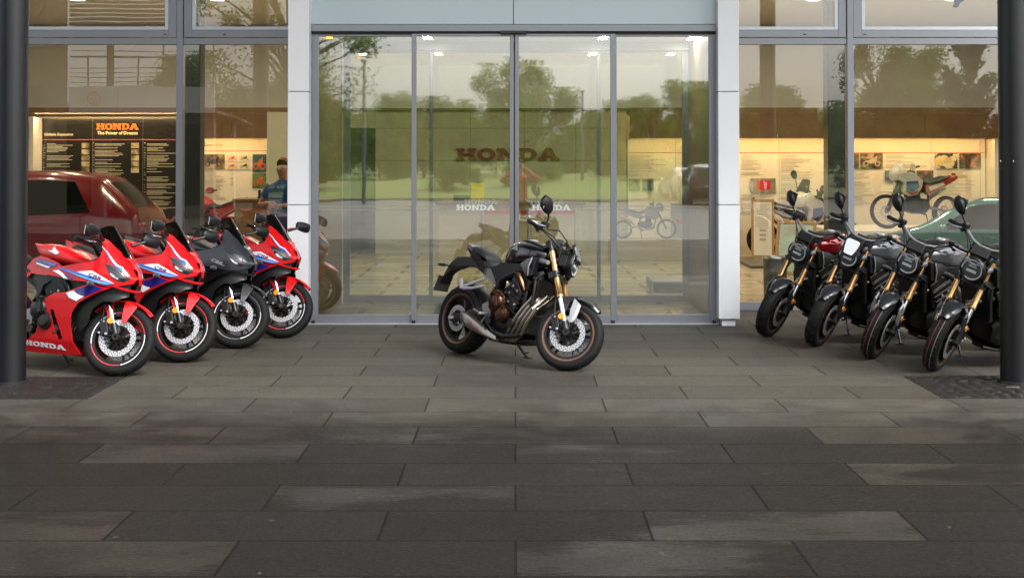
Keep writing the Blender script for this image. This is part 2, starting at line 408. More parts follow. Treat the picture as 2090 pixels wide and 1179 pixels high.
# cobble squares round the columns
M_cob = mat('cobble', (.014,.0125,.012), .45, 0, .5, 5, bump=.5, bscale=40)
M_bed = mat('cobble_bed', (.006,.0055,.005), .8)
def cobbles(x0, x1, y0, y1, cx, cyy, r):
    b = MB(); b.bx(x0, x1, y0, y1, -.02, .004); S(b.build('cobble_bed', M_bed, smooth=0))
    b = MB(); s = .098; y = y0+.006; row = 0
    while y+s*.6 < y1:
        x = x0+.006-(s/2 if row % 2 else 0)
        while x < x1-.02:
            w = s*random.uniform(.9, 1.35); a0 = max(x, x0+.004); a1 = min(x+w-.010, x1-.004)
            if a1-a0 > .03 and math.hypot((a0+a1)/2-cx, y+s/2-cyy) > r+.05:
                h = random.uniform(.008, .017); k = .012; y2 = min(y+s-.012, y1-.004); j = lambda: random.uniform(-.004, .004)
                lo = [(a0,y,.004),(a1,y,.004),(a1,y2,.004),(a0,y2,.004)]
                hi = [(a0+k+j(),y+k+j(),h+j()*.4),(a1-k+j(),y+k+j(),h+j()*.4),(a1-k+j(),y2-k+j(),h+j()*.4),(a0+k+j(),y2-k+j(),h+j()*.4)]
                b.add(lo+hi, [(4,5,6,7),(0,1,5,4),(1,2,6,5),(2,3,7,6),(3,0,4,7)])
            x += w
        y += s; row += 1
    S(b.build('cobble_paving', M_cob, smooth=60), 'stuff')
COLX = (-4.050, 4.013); COLY = 11.62
cobbles(-5.2, -3.2, 10.83, 11.93, COLX[0], COLY, .13)
cobbles(3.2, 5.2, 10.86, 11.95, COLX[1], COLY, .13)

# ------------------------------------------------------------------ columns and canopy
for x, lb in zip(COLX, ('slim round dark grey steel column beside the red sports bikes', 'slim round dark grey steel column beside the naked black bikes')):
    b = MB(); b.lathe([(.001,-.02),(.125,-.02),(.125,7.38),(.001,7.38)], (x, COLY, 0), 'z', 48)
    o = T(b.build('column', M_col, smooth=45), lb, 'column', 'columns carrying the canopy')
    c = MB(); c.lathe([(.126,.0),(.145,.0),(.145,.018),(.126,.022)], (x, COLY, 0), 'z', 40, close=True); c.build('base_ring', M_black, o)
    if x > 0:
        c = MB()
        for px, rz in ((2044, 40), (2069, -50)):
            p = P(px, 329, COLY-.13); c.ball((p.x, COLY-.121 if px > 2060 else COLY-.108, p.z), (.003, .002, .007), 8, 5)
        c.build('paint_chip', M_white, o)
b = MB(); b.bx(-8.2, 8.2, 10.2, 17.0, 7.385, 7.75)
o = T(b.build('canopy', mat('canopy_soffit', (.6,.6,.6), .6, 0, .04), smooth=0, bevel=.02), 'flat pale grey canopy slab over the entrance', 'canopy')
b = MB(); b.bx(-8.25, 8.25, 10.13, 10.195, 7.33, 7.80); b.build('fascia', M_alu, o, smooth=0)

# ------------------------------------------------------------------ entrance
DY = 15.82; DZ = 186.5
def dX(px): return (px-CX)/F*DY
def dZ(py): return H-(py-YH)/F*DY
def pane(name, m, x0, x1, z0, z1, y, par, t=.016):
    b = MB(); b.bx(x0, x1, y-t/2, y+t/2, z0, z1); return b.build(name, m, par, smooth=0)
def frame(name, m, x0, x1, z0, z1, y, d, wl, wr, wb, wt, par, bev=.004):
    b = MB()
    b.bx(x0, x0+wl, y-d/2, y+d/2, z0, z1); b.bx(x1-wr, x1, y-d/2, y+d/2, z0, z1)
    if wb: b.bx(x0+wl, x1-wr, y-d/2+.001, y+d/2-.001, z0, z0+wb)
    if wt: b.bx(x0+wl, x1-wr, y-d/2+.001, y+d/2-.001, z1-wt, z1)
    return b.build(name, m, par, smooth=0, bevel=bev)
ZT = dZ(69)
ent = [(632, 850, 'fixed', 18, 8, 'leftmost glass panel of the entrance, fixed, with two white stripes'),
       (840, 1048.5, 'sliding', 10, 8, 'left sliding glass door leaf with white lettering, behind the middle bike'),
       (1051, 1256, 'sliding', 8, 10, 'right sliding glass door leaf, beside the closing edge'),
       (1248, 1466, 'fixed', 8, 19, 'rightmost glass panel of the entrance, fixed, next to the white pilaster')]
ENT = []
for i, (a, e, kind, wl, wr, lb) in enumerate(ent):
    yy = DY+.03 if kind == 'fixed' else DY
    nm = 'sliding_door' if kind == 'sliding' else 'glass_panel'
    o = empty(nm, lb, 'door' if kind == 'sliding' else 'glass panel', (0,0,0), group='glass panels of the entrance')
    x0, x1 = dX(a), dX(e)
    if kind == 'fixed':
        x0, x1 = (x0, dX(848)) if i == 0 else (dX(1251), x1)
    k = F/DY
    frame('frame', M_alu, x0, x1, .012, ZT, yy, .045, wl/k, wr/k, .092, .03, o)
    pane('pane', G_door, x0+wl/k, x1-wr/k, .105, ZT-.031, yy, o)
    ENT.append((o, x0+wl/k, x1-wr/k, yy))
b = MB()
for px in (641, 845, 1250, 1456): b.bx(dX(px)-.02, dX(px)+.02, DY-.035, DY-.026, .0, .045)
o = T(b.build('door_track', M_black, smooth=0, bevel=.003), 'low black and grey floor track under the glass doors', 'track')
c = MB(); c.bx(dX(632), dX(1466), DY-.05, DY+.07, -.01, .011); c.build('threshold', M_aluL, o, smooth=0)
# white film: stripes and lettering on the panes
def stripes(par, x0, x1, y, zs=(421.2, 428.2)):
    b = MB()
    for q in zs: b.bx(x0, x1, y-.0105, y-.0085, dZ(q+.8), dZ(q-.8))
    b.build('white_stripe', M_strp, par, smooth=0)
def honda(par, x0, z0, w, h, y, m=None, t=.0015, name='lettering'):
    return word_mesh(name, m or M_decal, 'HONDA', w, h, lambda u, v: (x0+u, y, z0+v), (0, t, 0), par)
o, a, e, y = ENT[0]; stripes(o, a, e, y)
o, a, e, y = ENT[1]; stripes(o, a, dX(912), y); honda(o, dX(932), dZ(429.2), .42, .061, y-.012)
o, a, e, y = ENT[2]; honda(o, dX(1086), dZ(429.2), .42, .061, y-.012); stripes(o, dX(1185), e, y)
o, a, e, y = ENT[3]; stripes(o, a, e, y)
b = MB(); b.bx(dX(1048.7), dX(1050.8), DY-.012, DY+.012, .012, ZT); b.build('seal', M_dark, ENT[2][0], smooth=0)
# lintel, sensor, pale glass panels above
o = empty('entrance_lintel', 'grey metal lintel over the glass doors with a black sensor', 'lintel')
b = MB(); b.bx(dX(632), dX(1466), DY-.06, DY+.2, dZ(65), dZ(51)); b.build('beam', M_alu, o, smooth=0, bevel=.004)
b = MB(); b.bx(dX(634), dX(1464), DY-.03, DY+.15, dZ(69), dZ(65.4)); b.build('track_cover', M_dark, o, smooth=0)
b = MB(); b.bx(dX(1046), dX(1050), DY+.022, DY+.04, dZ(50), dZ(50)+1.84); b.build('panel_joint', M_dark, o, smooth=0)
b = MB(); b.bx(dX(1022), dX(1075), DY-.085, DY-.031, dZ(70), dZ(64)); b.build('sensor', M_black, o, smooth=0, bevel=.004)
M_pale = mat('pale_glass_panel', (.50,.60,.66), .12, 0, .03, .8)
for x0, x1, lb in ((631, 1047.3, 'pale blue glass panel above the entrance, left half'), (1048.7, 1466, 'pale blue glass panel above the entrance, right half')):
    b = MB(); b.bx(dX(x0), dX(x1), DY-.03, DY+.02, dZ(50), dZ(50)+1.85)
    T(b.build('spandrel_panel', M_pale, smooth=0, bevel=.003), lb, 'panel', 'pale panels above the doors')
# pilasters
PY = 15.62
for a, e, foot, lb in ((587, 630, (592, 622), 'white clad pilaster left of the doors, behind the red bikes'), (1466, 1509, (1473.5, 1500.5), 'white clad pilaster right of the doors')):
    X = lambda q: (q-CX)/F*PY
    z = lambda q: H-(q-YH)/F*PY
    o = empty('pilaster', lb, 'pilaster', group='white pilasters')
    for k, (q0, q1) in enumerate(((650, 418.7), (417.3, 187.7), (186.3, -180))):
        b = MB(); b.bx(X(a), X(e), PY, 17.36, z(q0), z(q1)); b.build('cladding', M_clad, o, smooth=0, bevel=.004)
    b = MB(); b.bx(X(a)+.012, X(e)-.012, PY+.01, 17.34, .07, 4.4); b.build('joint', M_dark, o, smooth=0)
    b = MB(); b.bx(X(foot[0]), X(foot[1]), PY+.03, 17.3, -.01, .078); b.build('foot', M_clad, o, smooth=0)
    # grey return between pilaster and door frame
    s = 1 if a > 1000 else -1
    b = MB(); xx = (X(e)+.001, dX(632)-.001) if s < 0 else (dX(1466)+.001, X(a)-.001)
    if abs(xx[1]-xx[0]) > .002:
        b.bx(xx[0], xx[1], DY-.02, DY+.1, 0, 3.3); b.build('flashing', M_alu, o, smooth=0)

# ------------------------------------------------------------------ shopfront glazing set back beside the entrance
GY = 17.3; GK = F/GY
def gZ(py): return H-(py-YH)/GK
def bay(x0, x1, lb, inner):
    """x0..x1 clear width between mullion centres"""
    o = empty('shopfront_window', lb, 'window', group='shopfront windows beside the entrance')
    w = .076; l, r = x0+w/2+.001, x1-w/2-.001
    b = MB(); b.bx(x0-w/2, x0+w/2, GY-.07, GY+.07, 0, 5.15); b.build('mullion', M_alu, o, smooth=0, bevel=.004)
    b = MB(); b.bx(l, r, GY-.05, GY+.05, 0, .1); b.build('sill', M_alu, o, smooth=0, bevel=.004)
    b = MB(); b.bx(l, r, GY-.05, GY+.05, gZ(91.5), gZ(78.5)); b.build('transom', M_alu, o, smooth=0, bevel=.004)
    pane('pane', G_side, l, r, .101, gZ(91.7), GY, o)
    zb = gZ(77); s = frame('sash', M_alu, l+.004, r-.004, zb, 5.1, GY-.02, .06, .098, .098, .088, .088, o)
    k0, k1 = l+.103, r-.103
    frame('glazing_bead', M_aluL, k0, k1, zb+.089, 5.01, GY-.022, .05, .04, .04, .04, .04, s, bev=.003)
    pane('upper_pane', G_side, k0+.041, k1-.041, zb+.13, 4.968, GY-.015, s)
    c = MB()
    for t in (.3, .985) if x0 < 0 else (.015, .7):
        c.box((l+.1+(r-l-.2)*t, GY-.054, zb+.035), (.035, .012, .010)); 
    c.build('hinge_cap', M_dark, s, smooth=0, bevel=.003)
    return o
bay(-9.45, -6.75, 'outer left shopfront window beyond the column', 0)
bay(-6.75, -4.01, 'left shopfront window in front of the red car', 0)
bay(-4.01, -2.46+.04, 'narrow left shopfront window beside the white pilaster', 0)
bay(2.42-.04, 4.0, 'narrow right shopfront window beside the white pilaster', 0)
bay(4.0, 6.75, 'right shopfront window in front of the teal car', 0)
bay(6.75, 9.45, 'outer right shopfront window beyond the column', 0)
# bird stickers on the upper right pane
b = MB(); p = P(1951, 8, GY)
bird = curve([(-.22,.22),(-.10,.12),(-.03,.03),(.0,-.02),(-.035,-.05),(.0,-.065),(.03,-.055),(.055,-.01),(.10,.02),(.12,.07),(.11,.16),(.16,.26),(.06,.17),(.02,.09),(-.04,.10),(-.10,.20)], 4)
fillmesh(b, [bird], lambda u, v: (p.x+u, GY-.031, p.z+v+.02))
T(b.build('bird_sticker', mat('grey_film', (.16,.19,.27), .5), smooth=0, solid=.002), 'grey-blue bird silhouette sticker on the upper right window pane', 'sticker')
# building above and beside the glazing
M_fac = mat('facade_metal', (.42,.43,.45), .45, .3, .05, 1)
b = MB(); b.bx(-14, 14, 17.0, 17.6, 5.16, 9.5); b.bx(-14, -9.49, 17.1, 17.6, -.1, 5.159); b.bx(9.49, 14, 17.1, 17.6, -.1, 5.159)
b.bx(-14, -13.6, 17.601, 32, -.1, 9.4); b.bx(13.6, 14, 17.601, 32, -.1, 9.4); b.bx(-13.59, 13.59, 31.6, 32, -.1, 9.4); b.bx(-13.59, 13.59, 17.61, 31.59, 9.0, 9.4)
b.bx(-2.45, 2.42, 15.86, 17.0, 5.16, 5.5)
o = T(b.build('showroom_building', M_fac, smooth=0), 'grey metal clad showroom building around the glazed front', 'building')

# ------------------------------------------------------------------ interior shell
WY = 28.0
def tile_mat():
    m = brick_mat('interior_tile', (.50,.43,.31), (.46,.40,.29), (.22,.19,.14), 1.2, .6, .22, 0, .1)
    return m
b = MB(); b.bx(-13.5, 13.5, 17.36, 31.5, -.05, .006); b.bx(-2.19, 2.17, 15.9, 17.359, -.05, .006); S(b.build('interior_floor', tile_mat(), smooth=0))
b = MB(); b.bx(-13.5, 13.5, 17.7, 31.5, 4.45, 4.6); S(b.build('ceiling', M_white, smooth=0))
def thingbox(name, m, x0, x1, y0, y1, z0, z1, lb, cat, bev=.004, grp=None):
    b = MB(); b.bx(x0, x1, y0, y1, z0, z1); return T(b.build(name, m, smooth=0, bevel=bev), lb, cat, grp)
thingbox('entry_soffit', M_white, -2.16, 2.16, 15.93, 22.6, 3.262, 3.40, 'white lowered ceiling over the vestibule', 'soffit')
for s in (-1, 1):
    b = MB(); b.bx(s*2.2, s*2.17, 15.9, 18.10, .01, 3.25)
    T(b.build('vestibule_wall', mat('vestibule_panel', (.30,.22,.13), .5, 0, .1, 2), smooth=0), 'brown panelled side wall of the vestibule, ' + ('left' if s < 0 else 'right'), 'wall')
# inner doors
IY = 18.13
def iX(px): return (px-CX)/F*IY
def iZ(py): return H-(py-YH)/F*IY
inn = [(700, 882, 14, 6, 'left fixed inner glass panel of the vestibule'), (878, 1049, 6, 6, 'left inner sliding glass door of the vestibule'),
       (1052, 1224, 6, 6, 'right inner sliding glass door of the vestibule'), (1220, 1407, 6, 14, 'right fixed inner glass panel of the vestibule')]
for i, (a, e, wl, wr, lb) in enumerate(inn):
    o = empty('inner_glass_door', lb, 'inner door', group='inner glass doors of the vestibule'); k = F/IY; yy = IY + (.05 if i in (0, 3) else 0)
    x0, x1 = iX(a), iX(e)
    frame('frame', M_alu, x0, x1, .01, 3.16, yy, .045, wl/k, wr/k, .085, .03, o)
    pane('pane', G_in, x0+wl/k, x1-wr/k, .096, 3.129, yy, o)
    if i in (1, 2): honda(o, -.64 if i == 1 else .19, 1.235, .42, .061, yy-.012)
b = MB(); b.bx(-2.16, 2.18, IY-.06, IY+.12, 3.162, 3.26); T(b.build('inner_lintel', M_alu, smooth=0), 'grey header rail above the inner doors', 'lintel')
# door mat
thingbox('door_mat', mat('mat_fibre', (.018,.018,.02), .9, 0, .2, 60, bump=.4, bscale=200), -.95, 1.0, 15.95, 17.9, .007, .022, 'dark grey door mat inside the entrance', 'mat')
# ceiling lamps of the entry
for k, (x, y) in enumerate([(-1.05,17.2),(1.05,17.2),(-1.06,19.8),(1.06,19.8),(-2.1,19.7),(2.12,17.25),(2.14,19.8)]):
    where = ('near' if y < 18.5 else 'far') + ', ' + ('left' if x < 0 else 'right') + (' outer' if abs(x) > 2 else ' inner')
    o = empty('ceiling_light', f'rectangular recessed ceiling light in the entry soffit, {where}', 'ceiling light', (x, y, 3.262), group='ceiling lights of the entry')
    b = MB(); b.box((0,0,-.012), (.10,.46,.012)); b.build('diffuser', M_lamp, o, smooth=0)
    f_ = MB()
    for s in (-1, 1): f_.box((s*.06,0,-.008), (.018,.52,.018)); f_.box((0,s*.247,-.008), (.10,.024,.018))
    f_.build('lamp_frame', M_white, o, smooth=0)
o = empty('exit_lamp', 'small orange glowing emergency lamp at the top left inside the doors', 'lamp', tuple(P(665, 74, 16.6)))
for q in (-.055, .035):
    b = MB(); b.box((q,0,.0), (.075,.05,.06)); b.build('lamp_window', emit('amber_lamp', (1,.42,.03), 3), o, smooth=0, bevel=.004)
b = MB(); b.box((0,.01,-.07), (.18,.05,.06)); b.build('lamp_housing', mat('teal_plastic', (.10,.20,.19), .4), o, smooth=0, bevel=.004)
# ------------------------------------------------------------------ showroom interior
def wX(px, Y=WY): return (px-CX)/F*Y
def wZ(py, Y=WY): return H-(py-YH)/F*Y
thingbox('back_wall', M_white, -13.5, 13.5, 28.3, 28.5, 0, 4.44, 'white rear wall of the showroom above the brown bulkheads', 'wall')
# beige centre wall of large panels with a doorway
o = empty('panel_wall', 'beige wall of large panels with the dark red lettering', 'wall')
xs_ = [wX(655), wX(704), wX(766), wX(850), wX(960), wX(1070), wX(1175), wX(1279)]
zs_ = [0, .83, wZ(328), wZ(262), wZ(226)]
b = MB()
for i in range(len(xs_)-1):
    for j in range(4):
        if i == 1 and j < 3: continue
        b.bx(xs_[i]+.004, xs_[i+1]-.004, 28.0, 28.06, zs_[j]+.004, zs_[j+1]-.004)
b.build('panel', M_panel, o, smooth=0)
b = MB(); b.bx(xs_[0], xs_[-1], 28.062, 28.2, 0, zs_[-1]); b.build('backing', mat('dark_joint', (.10,.09,.07), .8), o, smooth=0)
b = MB(); b.bx(xs_[0], xs_[-1], 27.9, 28.25, zs_[-1]+.002, zs_[-1]+.045); b.build('top_rail', mat('brown_rail', (.13,.085,.05), .5), o, smooth=0)
honda(o, wX(931), wZ(327.5), 2.0, .235, 27.97, mat('dark_red_letters', (.15,.007,.007), .4), .05)
thingbox('dark_doorway', mat('dark_green_recess', (.025,.045,.03), .5), xs_[1]+.01, xs_[2]-.01, 28.02, 28.05, .01, zs_[3]-.01, 'dark green door set in the beige panel wall', 'door')
# bulkheads
def bulkhead(x0, x1, z0, z1, lb, n):
    o = empty('bulkhead', lb, 'bulkhead', group='brown wooden bulkheads'); b = MB(); w = (x1-x0)/n
    for i in range(n): b.bx(x0+i*w+.003, x0+(i+1)*w-.003, 27.46, 27.5, z0, z1-.11)
    b.build('fascia', M_wood, o, smooth=0); b = MB(); b.bx(x0, x1, 27.44, 28.29, z1-.107, z1); b.build('edge_board', M_wood, o, smooth=0)
bulkhead(wX(1281), 13.4, wZ(283), wZ(222), 'brown wooden bulkhead over the lit photo wall, right side', 8)
bulkhead(-13.4, wX(398), wZ(240), wZ(222), 'low brown wooden bulkhead over the black display wall', 5)
bulkhead(wX(398)+.01, wX(652), wZ(283), wZ(222), 'short brown wooden bulkhead beside the cream pillar', 3)
def led(x0, x1, z, lb, m=None):
    b = MB(); b.bx(x0, x1, 27.54, 27.59, z+.035, z+.05); T(b.build('led_strip', m or M_led, smooth=0), lb, 'light strip')
led(wX(1285), 9.0, wZ(283), 'warm hidden light strip over the right photo wall')
led(wX(400), wX(546), wZ(283), 'warm hidden light strip over the left photo wall')
led(wX(86), wX(370), wZ(240), 'warm hidden light strip over the black display wall', emit('niche_led_dim', (1,.78,.42), 34))
M_lit = mat('display_white', (.76,.73,.66), .5, 0, .02, 1)
M_txt = mat('grey_print', (.42,.39,.33), .6, 0, .1)
M_txtw = mat('pale_print', (.50,.46,.36), .6, 0, .1)
M_redl = mat('red_line', (.62,.09,.04), .5)
def lines(b, px0, px1, py0, py1, step, y, dens=.9, wmin=.35):
    q = py0
    while q < py1:
        if random.random() < dens:
            w = random.uniform(wmin, 1)*(px1-px0)
            b.bx(wX(px0), wX(px0+w), y-.004, y-.002, wZ(q+.55), wZ(q-.55))
        q += step
def photo(px0, py0, px1, py1, lb, cols, y=27.985, grp='photo prints on the lit walls', sc=5.0, Y=WY, motif=None):
    qx_, qy_ = px1, py1
    nm = 'print_' + '_'.join('%03d' % int(c*255) for k in cols for c in k)[:50]
    m = MATS.get(nm)
    if not m:
        m = bpy.data.materials.new('photo_print'); m.use_nodes = True; MATS[nm] = m; nt = m.node_tree
        tc = nt.nodes.new('ShaderNodeTexCoord'); n = nt.nodes.new('ShaderNodeTexNoise'); n.inputs['Scale'].default_value = sc; n.inputs['Detail'].default_value = 4; n.inputs['Distortion'].default_value = .8
        cr = nt.nodes.new('ShaderNodeValToRGB'); cr.color_ramp.interpolation = 'EASE'
        cr.color_ramp.elements[0].position = .36; cr.color_ramp.elements[0].color = (*cols[0],1)
        cr.color_ramp.elements[1].position = .66; cr.color_ramp.elements[1].color = (*cols[-1],1)
        for i, c in enumerate(cols[1:-1]): e = cr.color_ramp.elements.new(.42+.16*(i+1)/len(cols)); e.color = (*c,1)
        nt.links.new(tc.outputs['Object'], n.inputs[0]); nt.links.new(n.outputs[0], cr.inputs[0]); nt.links.new(cr.outputs[0], nt.nodes['Principled BSDF'].inputs['Base Color'])
        nt.nodes['Principled BSDF'].inputs['Roughness'].default_value = .35
    b = MB(); b.bx(wX(px0), wX(px1), y-.012, y-.002, wZ(py1), wZ(py0))
    o = T(b.build('photo_print', m, smooth=0), lb, 'photo print', grp)
    if motif:
        kind, mc = motif; w, h = wX(qx_)-wX(px0), wZ(py0)-wZ(qy_); x0, z0 = wX(px0), wZ(qy_); q = MB(); yy = y-.0135
        if kind == 'bike':
            for cx_, rr in ((.25, .15), (.76, .15)): q.add([(x0+w*cx_+h*rr*1.2*math.cos(a)*k, yy, z0+h*.32+h*rr*1.2*math.sin(a)*k) for k in (1, .62) for a in np.linspace(0, 2*math.pi, 16, endpoint=False)], [(i, (i+1) % 16, 16+(i+1) % 16, 16+i) for i in range(16)])
            q.add([(x0+w*u, yy-.0006, z0+h*v) for u, v in ((.12,.62),(.30,.52),(.42,.55),(.50,.72),(.62,.70),(.70,.84),(.76,.80),(.74,.55),(.62,.36),(.42,.32),(.34,.44))], [tuple(range(11))])
        elif kind == 'box': q.add([(x0+w*u, yy, z0+h*v) for u, v in ((.24,.2),(.72,.2),(.72,.78),(.24,.78),(.80,.3),(.80,.86),(.32,.86))], [(0,1,2,3),(1,4,5,2),(3,2,5,6)])
        q.build('motif', mc, o, smooth=0)
    return o
# right photo wall
o = empty('photo_wall', 'long white photo wall with printed text lit from above, right side', 'display wall')
b = MB(); b.bx(wX(1281), 9.10, 28.0, 28.2, 0, wZ(285)); b.build('board', M_lit, o, smooth=0)
b = MB()
for q in (1284+95, 1590, 1741, 1900, 2000): b.bx(wX(q)-.004, wX(q)+.004, 27.996, 28.001, 0, wZ(286))
b.build('seam', M_txt, o, smooth=0)
b = MB(); b.bx(wX(1282), 9.08, 27.994, 27.998, wZ(312.4), wZ(311.2)); b.build('rule', M_redl, o, smooth=0)
b = MB()
for a in ((1513,1560,318,360,2.6),(1593,1660,318,470,2.8),(1740,1790,346,420,2.8),(1808,1895,317,343,2.8),(1912,1998,347,400,2.8),(1513,1580,398,440,2.8),(1284,1362,318,350,2.6),(1284,1330,352,362,2.6)):
    lines(b, *a, 28.0)
b.build('print', M_txt, o, smooth=0)
thingbox('niche_end', M_lit, 9.12, 9.34, 27.5, 28.2, 0, wZ(285), 'narrow lit end panel of the right photo wall niche', 'panel')
for px, py, qx, qy, lb, c in [
  (1531,364,1582,394,'photo print of a red case on grey on the right photo wall near the pilaster',((.20,.17,.14),(.26,.22,.18),(.32,.28,.24))),
  (1740,313,1752,344,'narrow sepia photo print cut by the window mullion',((.05,.035,.02),(.25,.18,.10))),
  (1755,313,1801,344,'sepia racing photo print, second from the mullion in the top row',((.03,.02,.015),(.10,.07,.045),(.45,.36,.24))),
  (1907,313,1953,344,'black and yellow photo print in the top row of the right wall',((.02,.02,.02),(.10,.10,.09),(.55,.55,.50),(.65,.52,.03))),
  (1957,313,2001,344,'dark brown photo print at the right end of the top row',((.04,.025,.018),(.10,.06,.04),(.40,.16,.08))),
  (1805,348,1867,373,'wide photo print of blue water and shore',((.05,.06,.07),(.15,.20,.26),(.30,.38,.48))),
  (1870,348,1904,393,'upright photo print in dark green and orange',((.03,.05,.05),(.08,.10,.11),(.45,.16,.07))),
  (1842,377,1867,394,'small dark photo print under the blue one',((.03,.03,.03),(.12,.11,.09),(.4,.33,.2))),
  (1283,365,1306,389,'small photo print of a figure, seen through the right door panel',((.05,.05,.04),(.28,.24,.16),(.5,.4,.25))),
  (1311,365,1334,389,'small teal photo print seen through the right door panel',((.03,.06,.07),(.10,.16,.16),(.42,.25,.10)))]:
    photo(px, py, qx, qy, lb, c, motif=('box', mat('print_red', (.55,.03,.025), .4, 0, .3, 8)) if 'red case' in lb else ('bike', mat('print_pale', (.45,.40,.30), .5, 0, .4, 20)) if 'racing' in lb or 'yellow' in lb else None)
# left photo wall
o = empty('photo_wall', 'short white photo wall with printed text beside the cream pillar, left side', 'display wall')
b = MB(); b.bx(wX(399), wX(546), 28.0, 28.2, 0, wZ(285)); b.build('board', M_lit, o, smooth=0)
text('heading', 'Motorräder', .085, M_txt, Matrix.Translation((wX(413), 27.994, wZ(299))) @ FACE, o)
b = MB(); b.bx(wX(400), wX(545), 27.994, 27.998, wZ(308.6), wZ(307.5)); b.build('rule', M_redl, o, smooth=0)
b = MB(); lines(b, 415, 462, 350, 410, 2.3, 28.0, .9, .5); lines(b, 470, 478, 350, 380, 2.3, 28.0, .5, .5); b.build('print', M_txt, o, smooth=0)
for px, py, qx, qy, lb, c in [
  (413,315,459,345,'sepia photo print of an old machine on the left photo wall',((.05,.04,.03),(.16,.12,.08),(.40,.31,.20))),
  (464,316,485,329,'small cut-out print in red, top left of the block of four',((.62,.58,.48),(.66,.62,.52))),
  (489,316,510,329,'small cut-out print in black, top right of the block of four',((.61,.58,.48),(.66,.62,.52))),
  (464,331,485,345,'small cut-out print in pink and red, lower left of the block of four',((.64,.60,.50),(.66,.62,.52))),
  (489,331,510,345,'small cut-out print in grey, lower right of the block of four',((.62,.60,.50),(.64,.62,.54))),
  (516,315,544,351,'teal and orange photo print next to the cream pillar',((.02,.07,.08),(.05,.12,.13))),
  (516,354,544,384,'green and red photo print below the teal one',((.04,.12,.02),(.12,.22,.05)))]:
    photo(px, py, qx, qy, lb, c, motif=('bike', mat('print_dark', (.035,.03,.025), .5, 0, .4, 20) if 'sepia' in lb or 'black' in lb or 'grey' in lb else mat('print_orange', (.50,.10,.02), .5, 0, .4, 20) if 'teal' in lb else mat('print_red', (.55,.03,.025), .4, 0, .3, 8)))
thingbox('cream_pillar', M_panel, wX(545, 26), wX(590, 26), 26, 26.5, 0, wZ(229, 26), 'cream panelled pillar behind the man in blue', 'pillar')
# black display wall
M_bd = mat('black_display', (.016,.015,.014), .22, 0, .2, 2)
o = empty('display_wall', 'black display wall with orange lettering behind the red car', 'display wall')
b = MB()
for q0, q1 in ((86,188.4),(189.4,291),(292,385)): b.bx(wX(q0), wX(q1), 28.0, 28.15, 0, wZ(242))
b.build('board', M_bd, o, smooth=0)
b = MB(); b.bx(wX(86), wX(385), 28.016, 28.17, 0, wZ(241)); b.build('seam', mat('gold_seam', (.45,.36,.18), .4), o, smooth=0)
honda(o, wX(197), wZ(265), wX(283)-wX(197), wZ(252)-wZ(265), 27.98, mat('orange_letters', (.90,.17,.02), .4), .02)
text('slogan', 'The Power of Dreams', .086, mat('cream_letters', (.85,.74,.48), .5), Matrix.Translation((wX(240), 27.992, wZ(274.5))) @ FACE, o, bold=.002, align='CENTER')
text('heading', 'Globale Expansion', .075, MATS['cream_letters'], Matrix.Translation((wX(90), 27.992, wZ(277))) @ FACE, o, bold=.001)
b = MB(); b.bx(wX(86), wX(385), 27.992, 27.997, wZ(285.9), wZ(284.6)); b.build('rule', M_redl, o, smooth=0)
b = MB()
for a in ((96,150,294,400,2.7),(194,262,294,400,2.7),(300,362,294,430,2.7),(88,93,292,400,5),(190,193,292,400,5),(294,298,292,400,5)): lines(b, *a, 28.0, .8, .3)
b.build('print', M_txtw, o, smooth=0)
for k, y0 in enumerate((292, 305, 317.5, 330, 342)):
    for q, w in ((167, 'left'), (268, 'right')):
        photo(q, y0, q+16, y0+10.5, f'tiny print on the black display wall, {w} column, {("topmost","second from top","third from top","fourth from top","fifth from top")[k]}', (((.05,.04,.03),(.2,.16,.1),(.5,.4,.25)), ((.12,.10,.08),(.4,.3,.16),(.6,.5,.35)))[(k+(q > 200)) % 2], grp='tiny prints on the black wall', y=27.998)
thingbox('niche_end', M_lit, wX(77), wX(85.5), 27.5, 28.1, 0, wZ(241), 'narrow lit end panel of the black display niche', 'panel')
for x0, x1, lb in ((-4.70,-4.45,'dark interior column left of the doors'), (4.41,4.68,'dark interior column right of the doors')):
    thingbox('interior_column', mat('dark_column', (.018,.024,.022), .3, 0, .1, 2), x0, x1, 20.4, 20.7, .0, 4.44, lb, 'column', grp='dark columns inside the glass')
# showroom downlights set out of view; middle ones added to brighten the panel wall
dl = None
for i, (x, y) in enumerate([(x, y) for y in (19.4, 21.6, 23.7) for x in (-9.5, -7.2, -4.9, 4.9, 7.2, 9.5)]+[(x, y) for y in (22.9, 23.8) for x in (-2.6, -.9, .9, 2.6)]):
    if dl is None:
        dl = empty('downlight', 'unseen round downlight brightening the showroom from its ceiling', 'downlight', group='showroom downlights')
        b = MB(); b.lathe([(.001,-.012),(.12,-.012)], (0,0,0), 'z', 20); b.build('diffuser', emit('downlight', (1,.84,.58), 110), dl, smooth=0)
        b = MB(); b.lathe([(.122,-.015),(.142,-.015),(.142,-.001),(.122,-.001)], (0,0,0), 'z', 20, close=True); b.build('trim_ring', M_steel, dl)
        d = dl
    else: d = dup(dl)
    d.location = (x, y, 4.449)

